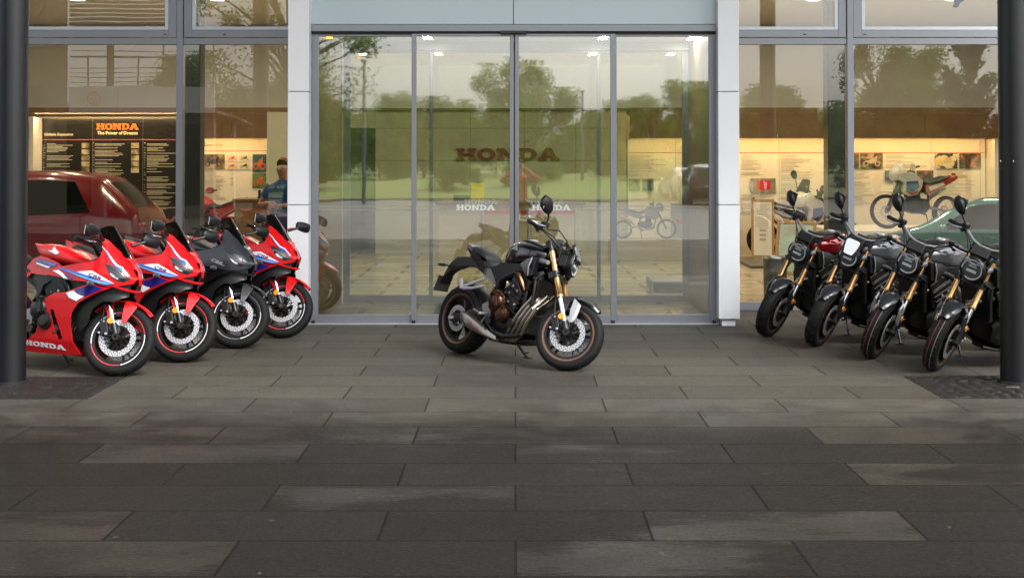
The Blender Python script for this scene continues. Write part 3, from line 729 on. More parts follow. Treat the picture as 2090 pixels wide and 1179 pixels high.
# reception counter, yellow box, barrier
M_cnt = mat('counter_beige', (.40,.34,.25), .4, 0, .05, 2)
o = empty('reception_counter', 'long beige reception counter below the red lettering', 'counter')
b = MB(); b.bx(-1.3, 1.15, 24.6, 25.3, .02, 1.03); b.build('body', M_cnt, o, smooth=0)
b = MB(); b.bx(-1.36, 1.2, 24.52, 25.36, 1.032, 1.08); b.build('counter_top', mat('brown_top', (.12,.075,.04), .3), o, smooth=0, bevel=.005)
def boxes(name, m, lb, cat, *bs):
    b = MB()
    for q in bs: b.bx(*q)
    return T(b.build(name, m, smooth=0, bevel=.006), lb, cat)
p0, p1 = P(962, 409, 24.8), P(988, 375, 24.8)
o = boxes('display_box', mat('yellow_card', (.55,.40,.01), .5), 'yellow display box on the reception counter', 'box', (p0.x, p1.x, 24.7, 24.95, 1.082, p1.z))
p0 = P(926, 409, 24.8)
boxes('monitor', M_black, 'black monitor lying beside the yellow box on the counter', 'monitor', (p0.x, p0.x+.28, 24.75, 24.85, 1.082, 1.20), (p0.x+.02, p0.x+.26, 24.70, 24.748, 1.09, 1.19))
M_belt = mat('red_belt', (.38,.012,.016), .6)
def barrier(pts, lb, z=.93):
    o = empty('queue_barrier', lb, 'barrier', tuple(pts[0])+(0,)); q0 = Vector((*pts[0], 0))
    for p in pts:
        q = Vector((*p, 0))-q0; b = MB()
        b.lathe([(.001,.0),(.16,.0),(.16,.012),(.03,.03),(.026,.05),(.026,.98),(.034,.985),(.034,1.0),(.001,1.0)], q, 'z', 20); b.build('post', M_steel, o)
    for p, r in zip(pts, pts[1:]):
        a, c = Vector((*p, z))-q0, Vector((*r, z))-q0; d = (c-a).normalized(); b = MB(); a += d*.03; c -= d*.03
        n = Vector((-d.y, d.x, 0))*.003; u = Vector((0,0,.028))
        b.add([a-n-u, c-n-u, c-n+u, a-n+u, a+n-u, c+n-u, c+n+u, a+n+u], [(0,1,2,3),(4,5,6,7),(0,1,5,4),(2,3,7,6),(1,2,6,5),(0,3,7,4)]); b.build('belt', M_belt, o, smooth=0)
barrier([(-.55, 24.1), (.22, 24.0), (1.0, 24.0)], 'queue barrier with a dark red belt in front of the reception counter')
barrier([(-4.6, 22.2), (-3.9, 22.3)], 'queue barrier with a red belt beside the brown desk', .90)
o = empty('display_plinth', 'grey low plinth on the floor behind the right door panel', 'plinth')
b = MB(); b.bx(1.86, 2.40, 19.5, 20.6, .007, .14); b.build('base', mat('grey_plinth', (.14,.15,.16), .4), o, smooth=0, bevel=.01)
b = MB(); b.bx(1.87, 2.39, 19.51, 20.59, .141, .155); b.build('top', mat('plinth_top', (.32,.33,.33), .3), o, smooth=0)
# waste bin, info stands
o = empty('waste_bin', 'round grey steel waste bin behind the glass', 'bin', tuple(P(1581, 612, 18.6).xy)+(.006,))
b = MB(); b.lathe([(.001,0),(.145,0),(.155,.54),(.135,.54),(.13,.30),(.001,.28)], (0,0,0), 'z', 32); b.build('body', mat('bin_steel', (.20,.20,.20), .35, .7, .1, 5), o)
b = MB(); b.lathe([(.157,.525),(.162,.53),(.157,.552),(.134,.552),(.130,.53)], (0,0,0), 'z', 32); b.build('rim', M_steel, o)
def stand(px, py, Y, w, h, tilt, lb, face, rz=0, low=0):
    o = empty('info_stand', lb, 'info stand', tuple(P(px, py, Y).xy)+(.006,), rz, 'wood framed info stands')
    Rm = Matrix.Rotation(-tilt, 3, 'X'); f = .045
    def at(x, z, y=0): return Rm @ Vector((x, y, z))
    b = MB()
    for c, d in (((-w/2+f/2, h/2), (f, h)), ((w/2-f/2, h/2), (f, h)), ((0, h-f/2), (w-2*f, f)), ((0, f/2), (w-2*f, f))):
        b.box(at(*c), (d[0], .05, d[1]), Rm)
    b.build('wood_frame', M_oak, o, smooth=0, bevel=.004)
    b = MB(); b.box(at(0, h/2, -.004), (w-2*f-.002, .02, h-2*f-.002), Rm); b.build('panel', face, o, smooth=0)
    b = MB()
    for k in range(14 if not low else 5): b.box(at(random.uniform(-.02,.01), h*.93-k*.032-.03, -.017), (w*random.uniform(.35,.6), .004, .009), Rm)
    for k in range(3): b.box(at(0, h*.42-k*.085+.05, -.017), (w*.28, .004, .045), Rm)
    b.build('print', M_txt, o, smooth=0)
    b = MB(); b.box((0, .05+h*math.sin(tilt)*.5, h*.25), (w*.5, .03, h*.5)); b.build('prop', M_oak, o, smooth=0)
stand(1556, 516, 26.6, .42, 1.08, .16, 'upright oak framed info stand with black pictograms, nearest the pilaster', M_lit, R(-10))
stand(1618, 560, 22.6, .62, .86, .30, 'oak framed info stand with a pale green panel, leaning behind the waste bin', mat('mint_panel', (.40,.52,.46), .3), R(-25), 1)
stand(343, 500, 22.5, .30, .78, .12, 'small oak framed info stand with a printed sheet, behind the second red bike', M_lit, R(8), 1)
# brown desk with the man
o = empty('desk', 'high brown wooden desk in front of the man in blue', 'desk')
p0, p1 = P(483, 405, 20.6), P(548, 405, 20.6)
M_desk = mat('desk_wood', (.30,.17,.055), .4, 0, .25, 6)
b = MB(); b.bx(p0.x, p1.x, 20.45, 20.9, .01, p0.z-.03); b.build('body', M_desk, o, smooth=0, bevel=.004)
b = MB(); b.bx(p0.x-.02, p1.x+.55, 20.40, 20.95, p0.z-.028, p0.z); b.build('desk_top', M_desk, o, smooth=0, bevel=.004)
p = P(533, 402, 20.6)
boxes('telephone', M_black, 'small black telephone on the brown desk', 'telephone', (p.x-.05, p.x+.05, 20.6, 20.75, p0.z+.001, p0.z+.03), (p.x-.045, p.x-.01, 20.62, 20.66, p0.z+.031, p0.z+.12))

# ------------------------------------------------------------------ people
M_skin = mat('skin', (.42,.22,.15), .5, 0, .08, 12)
def bake_skin(name, joints, bones, m, parent, sub=1):
    """grow the body surface from the skeleton with the skin modifier, then keep the mesh"""
    bm = bmesh.new(); L = bm.verts.layers.skin.verify(); V = {}
    for i, (k, j) in enumerate(joints.items()):
        v = bm.verts.new(j[:3]); V[k] = v; v[L].radius = (j[3], j[4] if len(j) > 4 else j[3]); v[L].use_root = (i == 0)
    for a, c in bones: bm.edges.new((V[a], V[c]))
    me = bpy.data.meshes.new(name); bm.to_mesh(me); bm.free()
    o = bpy.data.objects.new(name, me); COL.objects.link(o)
    q = o.modifiers.new('skin', 'SKIN'); q.use_smooth_shade = True; q.branch_smoothing = .6
    s = o.modifiers.new('sub', 'SUBSURF'); s.levels = sub; s.render_levels = sub
    dg = bpy.context.evaluated_depsgraph_get(); me2 = bpy.data.meshes.new_from_object(o.evaluated_get(dg)); o.modifiers.clear(); o.data = me2
    me2.name = name; me2.materials.clear(); me2.materials.append(m); me2.shade_smooth(); o.parent = parent
    return o
def fingers(J, B, wrist, tip, side, up, s='l'):
    """palm and five fingers from wrist towards tip, slightly curled"""
    w, t, sd, u = map(Vector, (wrist, tip, side, up)); d = (t-w).normalized()
    pc = w+d*.06; J['palm'+s] = (*pc, .030, .016)
    B.append(('wrist'+s, 'palm'+s))
    for k, (off, ln) in enumerate(((-.030,.068),(-.010,.078),(.010,.074),(.028,.058))):
        a = w+d*.10+sd*off; c = a+d*ln*.6-u*.008; e = a+d*ln-u*.035
        J[f'k{k}{s}'] = (*a, .009); J[f'm{k}{s}'] = (*c, .0085); J[f'e{k}{s}'] = (*e, .007)
        B += [('palm'+s, f'k{k}{s}'), (f'k{k}{s}', f'm{k}{s}'), (f'm{k}{s}', f'e{k}{s}')]
    a = w+d*.045-sd*.045; c = a+d*.045-sd*.015-u*.015
    J['t0'+s] = (*a, .011); J['t1'+s] = (*c, .009); B += [('palm'+s, 't0'+s), ('t0'+s, 't1'+s)]
def head(parent, c, fwd, hair_col, bald=False, m=M_skin):
    """face detail on the head: nose, ears, eyes, brows, mouth, hair; c = head centre, fwd unit"""
    c = Vector(c); f = Vector(fwd).normalized(); s = Vector((0,0,1)).cross(f); u = Vector((0,0,1))
    b = MB(); hm = mat('hair_'+hair_col[0], hair_col[1], .7, 0, .3, 40)
    vs = []; n, mm = 18, 9
    for i in range(mm+1):
        a = math.pi/2*i/mm*1.12
        for k in range(n):
            t = 2*math.pi*k/n; lim = .42+.58*min(1, max(0, .62-.75*math.cos(t)))
            aa = min(a, math.pi/2*1.12*lim)
            vs.append(c+u*.020+u*(.146*math.cos(aa))+f*(.112*math.sin(aa)*math.cos(t)-.004)+s*(.092*math.sin(aa)*math.sin(t)))
    b.add(vs, [(i*n+k, i*n+(k+1) % n, (i+1)*n+(k+1) % n, (i+1)*n+k) for i in range(mm) for k in range(n)])
    b.build('hair', hm, parent, smooth=60)
    b = MB()
    for q in (-1, 1):
        b.ball(c+f*.088+s*q*.032+u*.005, (.013,.013,.008), 8, 5)
    b.build('eye', mat('eye_dark', (.03,.02,.02), .3), parent)
    b = MB(); b.ball(c+f*.093-u*.062, (.018,.018,.006), 8, 5); b.build('mouth', mat('lips', (.30,.10,.08), .5), parent)
def person(lb, loc, rz, arms, shirt, trousers, hair, scale=1.0, look=0.0):
    r = empty('person', lb, 'person', loc, rz); r.scale = (scale,)*3
    J = {'pelvis': (0,0,.95,.15,.11), 'waist': (0,.0,1.10,.145,.10), 'chest': (0,.01,1.32,.145,.095), 'neck0': (0,.02,1.47,.058,.058), 'neck1': (0,.01,1.545,.064,.066),
         'jaw': (0,-.02,1.605,.078,.092), 'skull': (0,-.005,1.675,.094,.116), 'crown': (0,.005,1.742,.074,.090), 'nose': (0,-.112,1.652,.009)}
    B = [('pelvis','waist'),('waist','chest'),('chest','neck0'),('neck0','neck1'),('neck1','jaw'),('jaw','skull'),('skull','crown'),('skull','nose')]
    for s, q in (('l', 1), ('r', -1)):
        sh, el, wr, tip, sd, up = arms[s]
        J['sh'+s] = (q*.19, .01, 1.42, .046); J['el'+s] = (*el, .042); J['wrist'+s] = (*wr, .027); J['ear'+s] = (q*.092, .01, 1.66, .012, .022)
        B += [('chest','sh'+s),('sh'+s,'el'+s),('el'+s,'wrist'+s),('skull','ear'+s)]
        fingers(J, B, wr, tip, sd, up, s)
        J['hip'+s] = (q*.095, 0, .88, .095); J['knee'+s] = (q*.11, -.02, .50, .062); J['ank'+s] = (q*.12, .02, .09, .042); J['toe'+s] = (q*.135, -.15, .045, .035)
        B += [('pelvis','hip'+s),('hip'+s,'knee'+s),('knee'+s,'ank'+s),('ank'+s,'toe'+s)]
    bake_skin('body', J, B, M_skin, r)
    # shirt and trousers follow the body, a little larger
    def ring(z, w, d, y=0): return [(w*math.copysign(abs(math.cos(t))**.85, math.cos(t)), y+d*math.copysign(abs(math.sin(t))**.85, math.sin(t)), z) for t in np.linspace(0, 2*math.pi, 22, endpoint=False)]
    b = MB(); b.loft([ring(*q) for q in ((.875,.172,.13),(.93,.178,.135),(1.05,.172,.13),(1.18,.180,.135),(1.30,.198,.142,.005),(1.385,.212,.135,.01),(1.432,.205,.118,.012),(1.462,.155,.10,.014),(1.488,.095,.088,.014),(1.512,.078,.080,.012))])
    for s in 'lr':
        a, e, w = (Vector(J[n+s][:3]) for n in ('sh', 'el', 'wrist')); a = a*1.0; a.x *= .86
        if shirt[1] <= 1: b.tube([a, a+(e-a)*.3, a+(e-a)*shirt[1]], [.082,.078,.072], 14)
        else: b.tube([a, a+(e-a)*.5, e-(e-a)*.04, e+(w-e)*.08, e+(w-e)*.93], [.082,.074,.062,.060,.044], 14)
    b.build('shirt' if shirt[1] <= 1 else 'jacket', shirt[0], r, smooth=70)
    b = MB(); b.loft([ring(*q) for q in ((.70,.10,.09),(.78,.168,.122),(.86,.174,.128),(.96,.164,.124))])
    for s in 'lr': b.tube([J['hip'+s][:3], J['knee'+s][:3], J['ank'+s][:3]], [.108,.085,.068], 14)
    b.build('trousers', trousers, r, smooth=70)
    b = MB()
    for s in 'lr':
        q = J['toe'+s]; b.ball((q[0], -.07, .045), (.052,.15,.05), 10, 6)
    b.build('shoes', M_black, r)
    head(r, (0, -.005, 1.665), (0, -1, 0), hair)
    return r
p = P(572, 400, 19.9)
person('man with short reddish hair in a blue polo shirt standing at the brown desk', (p.x+.03, 19.95, .006), R(-12),
       {'l': (0, (.30,-.06,1.16), (.10,-.30,1.17), (-.02,-.36,1.17), (0,.3,.9), (0,0,1)), 'r': (0, (-.32,-.05,1.17), (-.12,-.27,1.20), (.02,-.33,1.20), (0,.3,.9), (0,0,1))},
       (mat('blue_shirt', (.012,.075,.19), .8, 0, .2, 8), .62), mat('dark_trousers', (.02,.022,.03), .8), ('reddish', (.22,.06,.025)), 1.0)
# the photographer behind the camera, seen only as a reflection
pr = person('photographer in a red jacket holding a camera to the face, seen reflected in the doors', (.10, -.50, 0), R(180),
       {'l': (0, (.42,-.16,1.36), (.10,-.26,1.60), (.02,-.30,1.65), (0,0,1), (1,0,0)), 'r': (0, (-.42,-.16,1.36), (-.10,-.26,1.60), (-.02,-.30,1.65), (0,0,1), (-1,0,0))},
       (mat('red_jacket', (.50,.022,.012), .7, 0, .15, 5), 2), mat('grey_trousers', (.05,.055,.05), .8), ('brown', (.07,.04,.02)), 1.0)
o = empty('camera_body', 'black camera held by the photographer in the red jacket', 'camera', (.10, -.225, 1.65))
b = MB(); b.box((0,0,0), (.13,.05,.09)); b.box((0,0,.055), (.05,.05,.03)); b.build('housing', M_black, o, smooth=0, bevel=.006)
b = MB(); b.cyl((0,.026,0), (0,.09,0), .034, .036, 20); b.build('lens', M_black, o)

# ------------------------------------------------------------------ cars
M_tyre = mat('tyre_rubber', (.016,.016,.017), .62, 0, .2, 30, bump=.1, bscale=120)
M_carglass = mat('car_glass', (.006,.008,.008), .08, 0, .05, 2, spec=.35)
M_silver = mat('alloy', (.45,.45,.46), .3, .9, .05)
def lerp_stations(ST, n=80):
    x = [s[0] for s in ST]; X_ = np.linspace(x[0], x[-1], n)
    Y_ = []
    for j in range(1, 6):
        y = np.array([s[j] for s in ST]); v = np.interp(X_, x, y)
        v2 = v.copy(); v2[1:-1] = (v[:-2]+2*v[1:-1]+v[2:])/4; Y_.append(v2)
    return X_, Y_
def car(lb, ST, paint, loc, rz, glass_x, rear_glass, front_glass, group=None, scale=1.0, wr=.34, wheels=(.78, 3.5)):
    r = empty('parked_car', lb, 'car', loc, rz, group); r.scale = (scale,)*3
    X_, (zb, belt, roof, w, rw) = lerp_stations(ST); b = MB(); rings = []
    for i, x in enumerate(X_):
        half = [(w[i]*.80, zb[i]), (w[i]*.97, zb[i]+.10*(belt[i]-zb[i])), (w[i], zb[i]+.45*(belt[i]-zb[i])), (w[i]*.985, zb[i]+.85*(belt[i]-zb[i])), (w[i]*.95, belt[i]),
                (rw[i]+.05*(roof[i]-belt[i]), belt[i]+.82*(roof[i]-belt[i])), (rw[i]*.82, roof[i]-.012), (rw[i]*.4, roof[i]+.004)]
        rings.append([(x, y, z) for y, z in half]+[(x, -y, z) for y, z in half[::-1]])
    b.loft(rings); b.build('body', paint, r, smooth=50)
    W = max(w)
    def ys(x, z):
        i = lambda a: float(np.interp(x, X_, a)); B0, R0 = i(belt), i(roof); t = (z-B0)/max(.01, .82*(R0-B0))
        return i(w)*.95+(i(rw)+.05*(R0-B0)-i(w)*.95)*t
    for s in (-1, 1):
        for wi, (x0, x1) in enumerate(glass_x):
            k0 = .26 if wi == 0 else 0; k1 = .45 if wi == len(glass_x)-1 else 0
            lo = [(x, float(np.interp(x, X_, belt))+.03) for x in np.linspace(x0, x1, 8)]
            hi = [(x, float(np.interp(x, X_, belt))+.80*float(np.interp(x, X_, roof)-np.interp(x, X_, belt))) for x in np.linspace(x0+k0, x1-k1, 8)]
            g = MB(); g.add([(x, s*(ys(x, z)+.006), z) for x, z in lo]+[(x, s*(ys(x, z)+.006), z) for x, z in hi], [(k, k+1, 9+k, 8+k) for k in range(7)])
            g.build('side_window', M_carglass, r, solid=.004)
    for nm, (x0, x1) in (('rear_window', rear_glass), ('windscreen', front_glass)):
        g = MB(); vs = []
        for x in np.linspace(x0, x1, 9):
            i = lambda a: float(np.interp(x, X_, a))
            for t in (-.80, -.4, 0, .4, .80): vs.append((x, i(rw)*t, i(roof)+.008-.016*max(0, abs(t)-.4)/.4))
        g.add(vs, [(k*5+j, k*5+j+1, k*5+j+6, k*5+j+5) for k in range(8) for j in range(4)]); g.build(nm, M_carglass, r, solid=.004)
    for x in wheels:
        for s in (-1, 1):
            g = MB(); g.cyl((x, s*(W-.25), wr+.02), (x, s*(W+.004), wr+.02), wr+.07, None, 32); g.build('wheel_arch', M_black, r)
            g = MB(); g.lathe([(wr*.62,-.1),(wr*.95,-.11),(wr,-.07),(wr,.07),(wr*.95,.11),(wr*.62,.1)], (x, s*(W-.085), wr), 'y', 32, close=True); t = g.build('wheel', M_tyre, r)
            g = MB(); g.cyl((x, s*(W-.05), wr), (x, s*(W+.015), wr), .07, .06, 12)
            for k in range(5):
                a = 2*math.pi*k/5; g.tube([(x+.05*math.cos(a), s*(W+.005), wr+.05*math.sin(a)), (x+wr*.63*math.cos(a), s*(W+.012), wr+wr*.63*math.sin(a))], .028, 6)
            g.lathe([(wr*.60,-.1),(wr*.645,-.1),(wr*.645,.108),(wr*.60,.108)], (x, s*(W-.085), wr), 'y', 32, close=True); g.build('rim', M_silver, t)
    for s in (-1, 1):
        bl = lambda x: float(np.interp(x, X_, belt))
        for x in (glass_x[0][0]+.12, glass_x[0][1]+.035, glass_x[-1][1]+.05):
            g = MB(); g.tube([(x, s*(W*.985+.001), bl(x)-.02), (x, s*(W+.001), bl(x)-.30), (x+.03, s*(W*.985+.001), .34)], .006, 5); g.build('door_seam', M_dark, r)
        for x in (glass_x[0][1]-.22, glass_x[-1][1]-.95):
            g = MB(); g.tube([(x, s*(W*.985+.02), bl(x)-.12), (x+.10, s*(W*.985+.035), bl(x)-.118), (x+.2, s*(W*.985+.02), bl(x)-.12)], .014, 6); g.build('door_handle', paint, r)
    xr, xf_ = X_[1], X_[-3]
    for s in (-1, 1):
        i = lambda x, a: float(np.interp(x, X_, a))
        g = MB(); g.box((xr+.03, s*i(xr, w)*.80, i(xr, belt)-.06), (.16, i(xr, w)*.32, .14)); g.build('tail_light', mat('tail_red', (.30,.01,.012), .15, coat=.5), r, smooth=0, bevel=.03)
        g = MB(); g.box((xf_-.02, s*i(xf_, w)*.74, i(xf_, belt)-.06), (.2, i(xf_, w)*.34, .10)); g.build('headlight', mat('lamp_clear', (.6,.62,.64), .1, coat=.8), r, smooth=0, bevel=.03)
        g = MB(); g.ball((glass_x[-1][1]-.10, s*(W+.08), i(glass_x[-1][1], belt)+.06), (.08,.09,.07), 10, 6); g.build('door_mirror', paint, r)
    g = MB(); g.box((X_[0]+.02, 0, .78), (.03, .5, .11)); g.build('number_plate', M_white, r, smooth=0)
    return r
SUV = [(0,.48,.70,.74,.72,.55),(.05,.38,.97,1.00,.84,.66),(.13,.33,1.05,1.12,.89,.66),(.32,.29,1.06,1.32,.90,.62),(.56,.27,1.06,1.51,.91,.60),(.62,.25,1.05,1.56,.92,.61),(1.3,.22,1.02,1.64,.92,.61),(2.2,.20,.98,1.63,.92,.62),(2.65,.20,.97,1.52,.92,.63),(3.15,.2,.98,1.17,.92,.68),(3.35,.2,.99,1.05,.92,.72),(4.05,.22,.90,.94,.90,.70),(4.38,.30,.74,.78,.82,.6),(4.46,.42,.58,.60,.72,.5)]
HATCH = [(0,.45,.75,.78,.70,.5),(.06,.32,.95,.98,.80,.62),(.30,.25,.98,1.22,.86,.58),(.60,.22,.97,1.42,.88,.56),(1.3,.18,.93,1.47,.88,.57),(2.0,.17,.90,1.44,.88,.58),(2.45,.17,.88,1.27,.88,.6),(2.95,.17,.88,.98,.88,.66),(3.15,.18,.87,.91,.87,.7),(3.75,.22,.76,.80,.85,.64),(4.05,.30,.62,.66,.76,.5),(4.12,.4,.5,.52,.68,.45)]
M_redcar = mat('red_car_paint', (.15,.004,.006), .22, 0, .06, 3, coat=.5, spec=.3)
car('dark red estate car parked inside the left shopfront window, rear end to the right', SUV, M_redcar, (-5.05, 20.4, .006), R(180), [(.70,1.75),(1.82,2.75)], (.15,.52), (2.62,3.3))
car('teal hatchback parked inside the right shopfront window', HATCH, mat('teal_paint', (.06,.20,.20), .15, .4, .06, 3, coat=1), (8.35, 20.3, .006), R(146), [(.75,1.5),(1.57,2.55)], (.10,.55), (2.3,3.0), scale=.86)
car('silver hatchback standing behind the teal car', HATCH, mat('silver_paint', (.40,.39,.36), .2, .5, .06, 3, coat=1), (11.3, 24.3, .006), R(170), [(.75,1.5),(1.57,2.55)], (.10,.55), (2.3,3.0), scale=.88)
car('white hatchback parked at the edge of the yard, seen reflected in the doors', HATCH, mat('white_paint_car', (.7,.7,.7), .2, 0, .03, coat=1), (8.0, -33.3, 0), R(-95), [(.75,1.5),(1.57,2.55)], (.10,.55), (2.3,3.0))
car('dark brown estate car parked beside the white one in the yard', SUV, mat('brown_paint', (.06,.022,.018), .2, .3, .06, coat=1), (7.95, -27.0, 0), R(-90), [(.75,1.75),(1.82,2.75)], (.10,.60), (2.62,3.3))
# ------------------------------------------------------------------ what the glass reflects: the yard's far side
o = empty('office_block', 'brown concrete office block at the left end of the parking deck', 'building')
b = MB(); b.prism([(-30,-10.2),(-13.9,-10.2),(-19.0,-26.0),(-34,-26.0)], lambda u, v: (u, v, 0), lambda u, v: (u, v, 13)); b.build('wall', mat('office_concrete', (.24,.19,.13), .8, 0, .2, .4), o, smooth=0)
for z in (2.2, 5.4, 8.6):
    b = MB(); b.bx(-15.9, -14.6, -10.199, -10.15, z, z+1.9); w_ = b.build('window', mat('office_pane', (.03,.035,.045), .1), o, smooth=0)
    b = MB(); b.bx(-16.0, -14.5, -10.198, -10.10, z-.09, z-.002); b.build('sill', M_conc, w_, smooth=0)
o = empty('parking_deck', 'white parking deck with railings and a timber slatted roof edge, mirrored in the left window', 'parking deck')
b = MB(); b.prism([(-13.88,-10.33),(-9.31,-10.33),(-11.0,-26.0),(-18.9,-26.0)], lambda u, v: (u, v, 3.3), lambda u, v: (u, v, 3.42)); b.build('deck', M_conc, o, smooth=0)  # slab extended far back to shade the yard mirrored beneath it
b = MB(); b.bx(-18.9, -11.0, -26.3, -26.01, 0, 4.2); b.build('added_backdrop', mat('backdrop_dark', (.06,.05,.04), .8, 0, .2, 1), o, smooth=0)  # dark backdrop added to keep the reflection beneath the deck dark
b = MB()
for x in np.arange(-13.85, -9.4, 1.51): b.bx(x, x+1.49, -10.32, -10.24, 3.30, 4.08)
b.build('parapet', M_white, o, smooth=0)
b = MB()
for i, x in enumerate(np.arange(-13.3, -9.3, .78)): b.bx(x-.022, x+.022, -10.36, -10.32, 4.0, 5.05+.35*(i % 2))
for z in (4.22, 4.38, 4.54, 4.70, 5.0, 5.2): b.cyl((-13.85, -10.34, z), (-9.3, -10.34, z), .014 if z != 5.0 else .028, None, 8)
b.build('railing', M_rail, o)
b = MB()
for z in np.arange(6.0, 7.5, .14): b.bx(-13.88, -9.9, -10.4, -10.3, z, z+.10)
b.build('timber_fascia', mat('grey_timber', (.20,.15,.11), .7, 0, .2, 4), o, smooth=0)
b = MB(); b.bx(-13.88, -9.9, -14.9, -10.41, 6.0, 6.1); b.build('roof', M_white, o, smooth=0)
for x, y in ((-13.4,-12),(-9.9,-12),(-15.5,-20),(-10.8,-20)):
    b = MB(); b.bx(x-.2, x+.2, y-.2, y+.2, 0, 3.299); b.build('pier', M_conc, o, smooth=0)
for x in (-13.2, -10.2):
    b = MB(); b.bx(x-.08, x+.08, -12.5, -12.3, 3.421, 5.999); b.build('post', M_rail, o, smooth=0)
# round height limit sign
p = Vector(((192-CX)/F*44.9, -10.23, 1.77+(330-202)/F*44.9)); o = empty('height_limit_sign', 'round white height limit sign with a red ring on the parking deck parapet', 'sign', p)
b = MB(); b.cyl((0,0,0), (0,.012,0), .22, None, 40); b.build('disc', M_white, o)
b = MB(); b.lathe([(.17,.0125),(.225,.0125),(.225,.018),(.17,.018)], (0,0,0), 'y', 40, close=True); b.build('ring', M_redl, o)
FB = Matrix(((-1,0,0,0),(0,0,1,0),(0,1,0,0),(0,0,0,1)))
text('lettering', '3.5', .17, M_black, Matrix.Translation((0, .016, -.06)) @ FB, o, bold=.004, align='CENTER')
b = MB()
for s in (-1, 1): b.prism([(-.05,s*.15),(.05,s*.15),(0,s*.10)], lambda u, v: (u, .0125, v), lambda u, v: (u, .016, v))
b.build('arrow', M_black, o, smooth=0)
for x, y, h, lb in ((-6.25, -28, 5.9, 'tall grey lamp post on the yard, left of the doors in the reflection'), (3.5, -44, 5.4, 'grey lamp post at the meadow edge, right of centre in the reflection')):
    o = empty('lamp_post', lb, 'lamp post', (x, y, 0)); b = MB(); b.tube([(0,0,-.2),(0,0,h*.5),(0,0,h)], [.09,.075,.06], 12); b.build('pole', mat('galvanised', (.20,.20,.20), .5, .5), o)
    b = MB(); b.box((0,.25,h+.03), (.22,.6,.08)); b.build('lamp_head', MATS['galvanised'], o, smooth=0, bevel=.02)

# trees -------------------------------------------------------------------
M_bark = mat('bark', (.07,.052,.038), .9, 0, .3, 6, bump=.5, bscale=20)
def leafmat(name, c):
    """leaves: diffuse on top, light shining through from behind, uneven tone over the crown"""
    m = bpy.data.materials.new(name); m.use_nodes = True; nt = m.node_tree; nt.nodes.clear()
    out = nt.nodes.new('ShaderNodeOutputMaterial'); mix = nt.nodes.new('ShaderNodeMixShader'); mix.inputs[0].default_value = .45
    d = nt.nodes.new('ShaderNodeBsdfDiffuse'); t = nt.nodes.new('ShaderNodeBsdfTranslucent')
    tc = nt.nodes.new('ShaderNodeTexCoord'); n = nt.nodes.new('ShaderNodeTexNoise'); n.inputs['Scale'].default_value = .9; n.inputs['Detail'].default_value = 4
    cr = nt.nodes.new('ShaderNodeValToRGB'); cr.color_ramp.elements[0].position = .3; cr.color_ramp.elements[1].position = .7
    cr.color_ramp.elements[0].color = (c[0]*.6, c[1]*.65, c[2]*.6, 1); cr.color_ramp.elements[1].color = (c[0]*1.3, c[1]*1.25, c[2]*1.2, 1)
    nt.links.new(tc.outputs['Object'], n.inputs[0]); nt.links.new(n.outputs[0], cr.inputs[0])
    for q in (d, t): nt.links.new(cr.outputs[0], q.inputs[0])
    nt.links.new(d.outputs[0], mix.inputs[1]); nt.links.new(t.outputs[0], mix.inputs[2]); nt.links.new(mix.outputs[0], out.inputs[0])
    MATS[name] = m; return m
LEAF = [leafmat('leaf_dark', (.085,.17,.02)), leafmat('leaf_mid', (.13,.225,.028)), leafmat('leaf_light', (.17,.25,.035)), leafmat('needle', (.07,.10,.04))]
def crown(centers, n, ls, spread, mi):
    V = []; 
    C = np.array(centers); k = rng.integers(0, len(C), n)
    p = C[k, :3] + np.clip(rng.normal(0, 1, (n, 3)), -1.5, 1.5)*C[k, 3:4]*spread
    a = rng.normal(0, 1, (n, 3)); a /= np.linalg.norm(a, axis=1)[:, None]; b = np.cross(a, rng.normal(0, 1, (n, 3))); b /= np.linalg.norm(b, axis=1)[:, None]
    s = ls*rng.uniform(.6, 1.3, (n, 1)); V = np.stack([p-a*s, p+b*s*.5, p+a*s, p-b*s*.5], 1).reshape(-1, 3)
    mb = MB(); mb.v = [tuple(q) for q in V]; mb.f = [(4*i, 4*i+1, 4*i+2, 4*i+3) for i in range(n)]; mb.mi = [int(q) for q in rng.choice(mi, n)]
    return mb
def tree(h, r, n, kind, ls=.2, trunk=.3, spread=.34):
    o = bpy.data.objects.new('tree', None); COL.objects.link(o)
    t = MB(); pts = [(0,0,-.3),(.05,.02,h*.25),(-.04,.05,h*.5),(.0,-.03,h*.8)]; t.tube(pts, [h*.028, h*.02, h*.014, h*.005], 8); cs = []
    for k in range(38 if kind != 'bush' else 34):
        z = h*(trunk+(1-trunk)*rng.uniform(.02, .95)); a = rng.uniform(0, 6.28); q = (z/h-trunk)/(1-trunk)
        rr = r*math.sqrt(max(.08, 1-(2*q-.8)**2/1.5))*rng.uniform(.25, 1.02)
        e = (rr*math.cos(a), rr*math.sin(a), z); cs.append((*e, r*rng.uniform(.22, .62)))
        t.tube([(0,0,z*.7), (e[0]*.5, e[1]*.5, z*.88), e], [h*.008, h*.005, h*.002], 5)
    t.build('trunk', M_bark, o); crown(cs, n, ls, spread, (0,0,1,1,1,2)).build('crown', LEAF[:3], o, smooth=0)
    return o
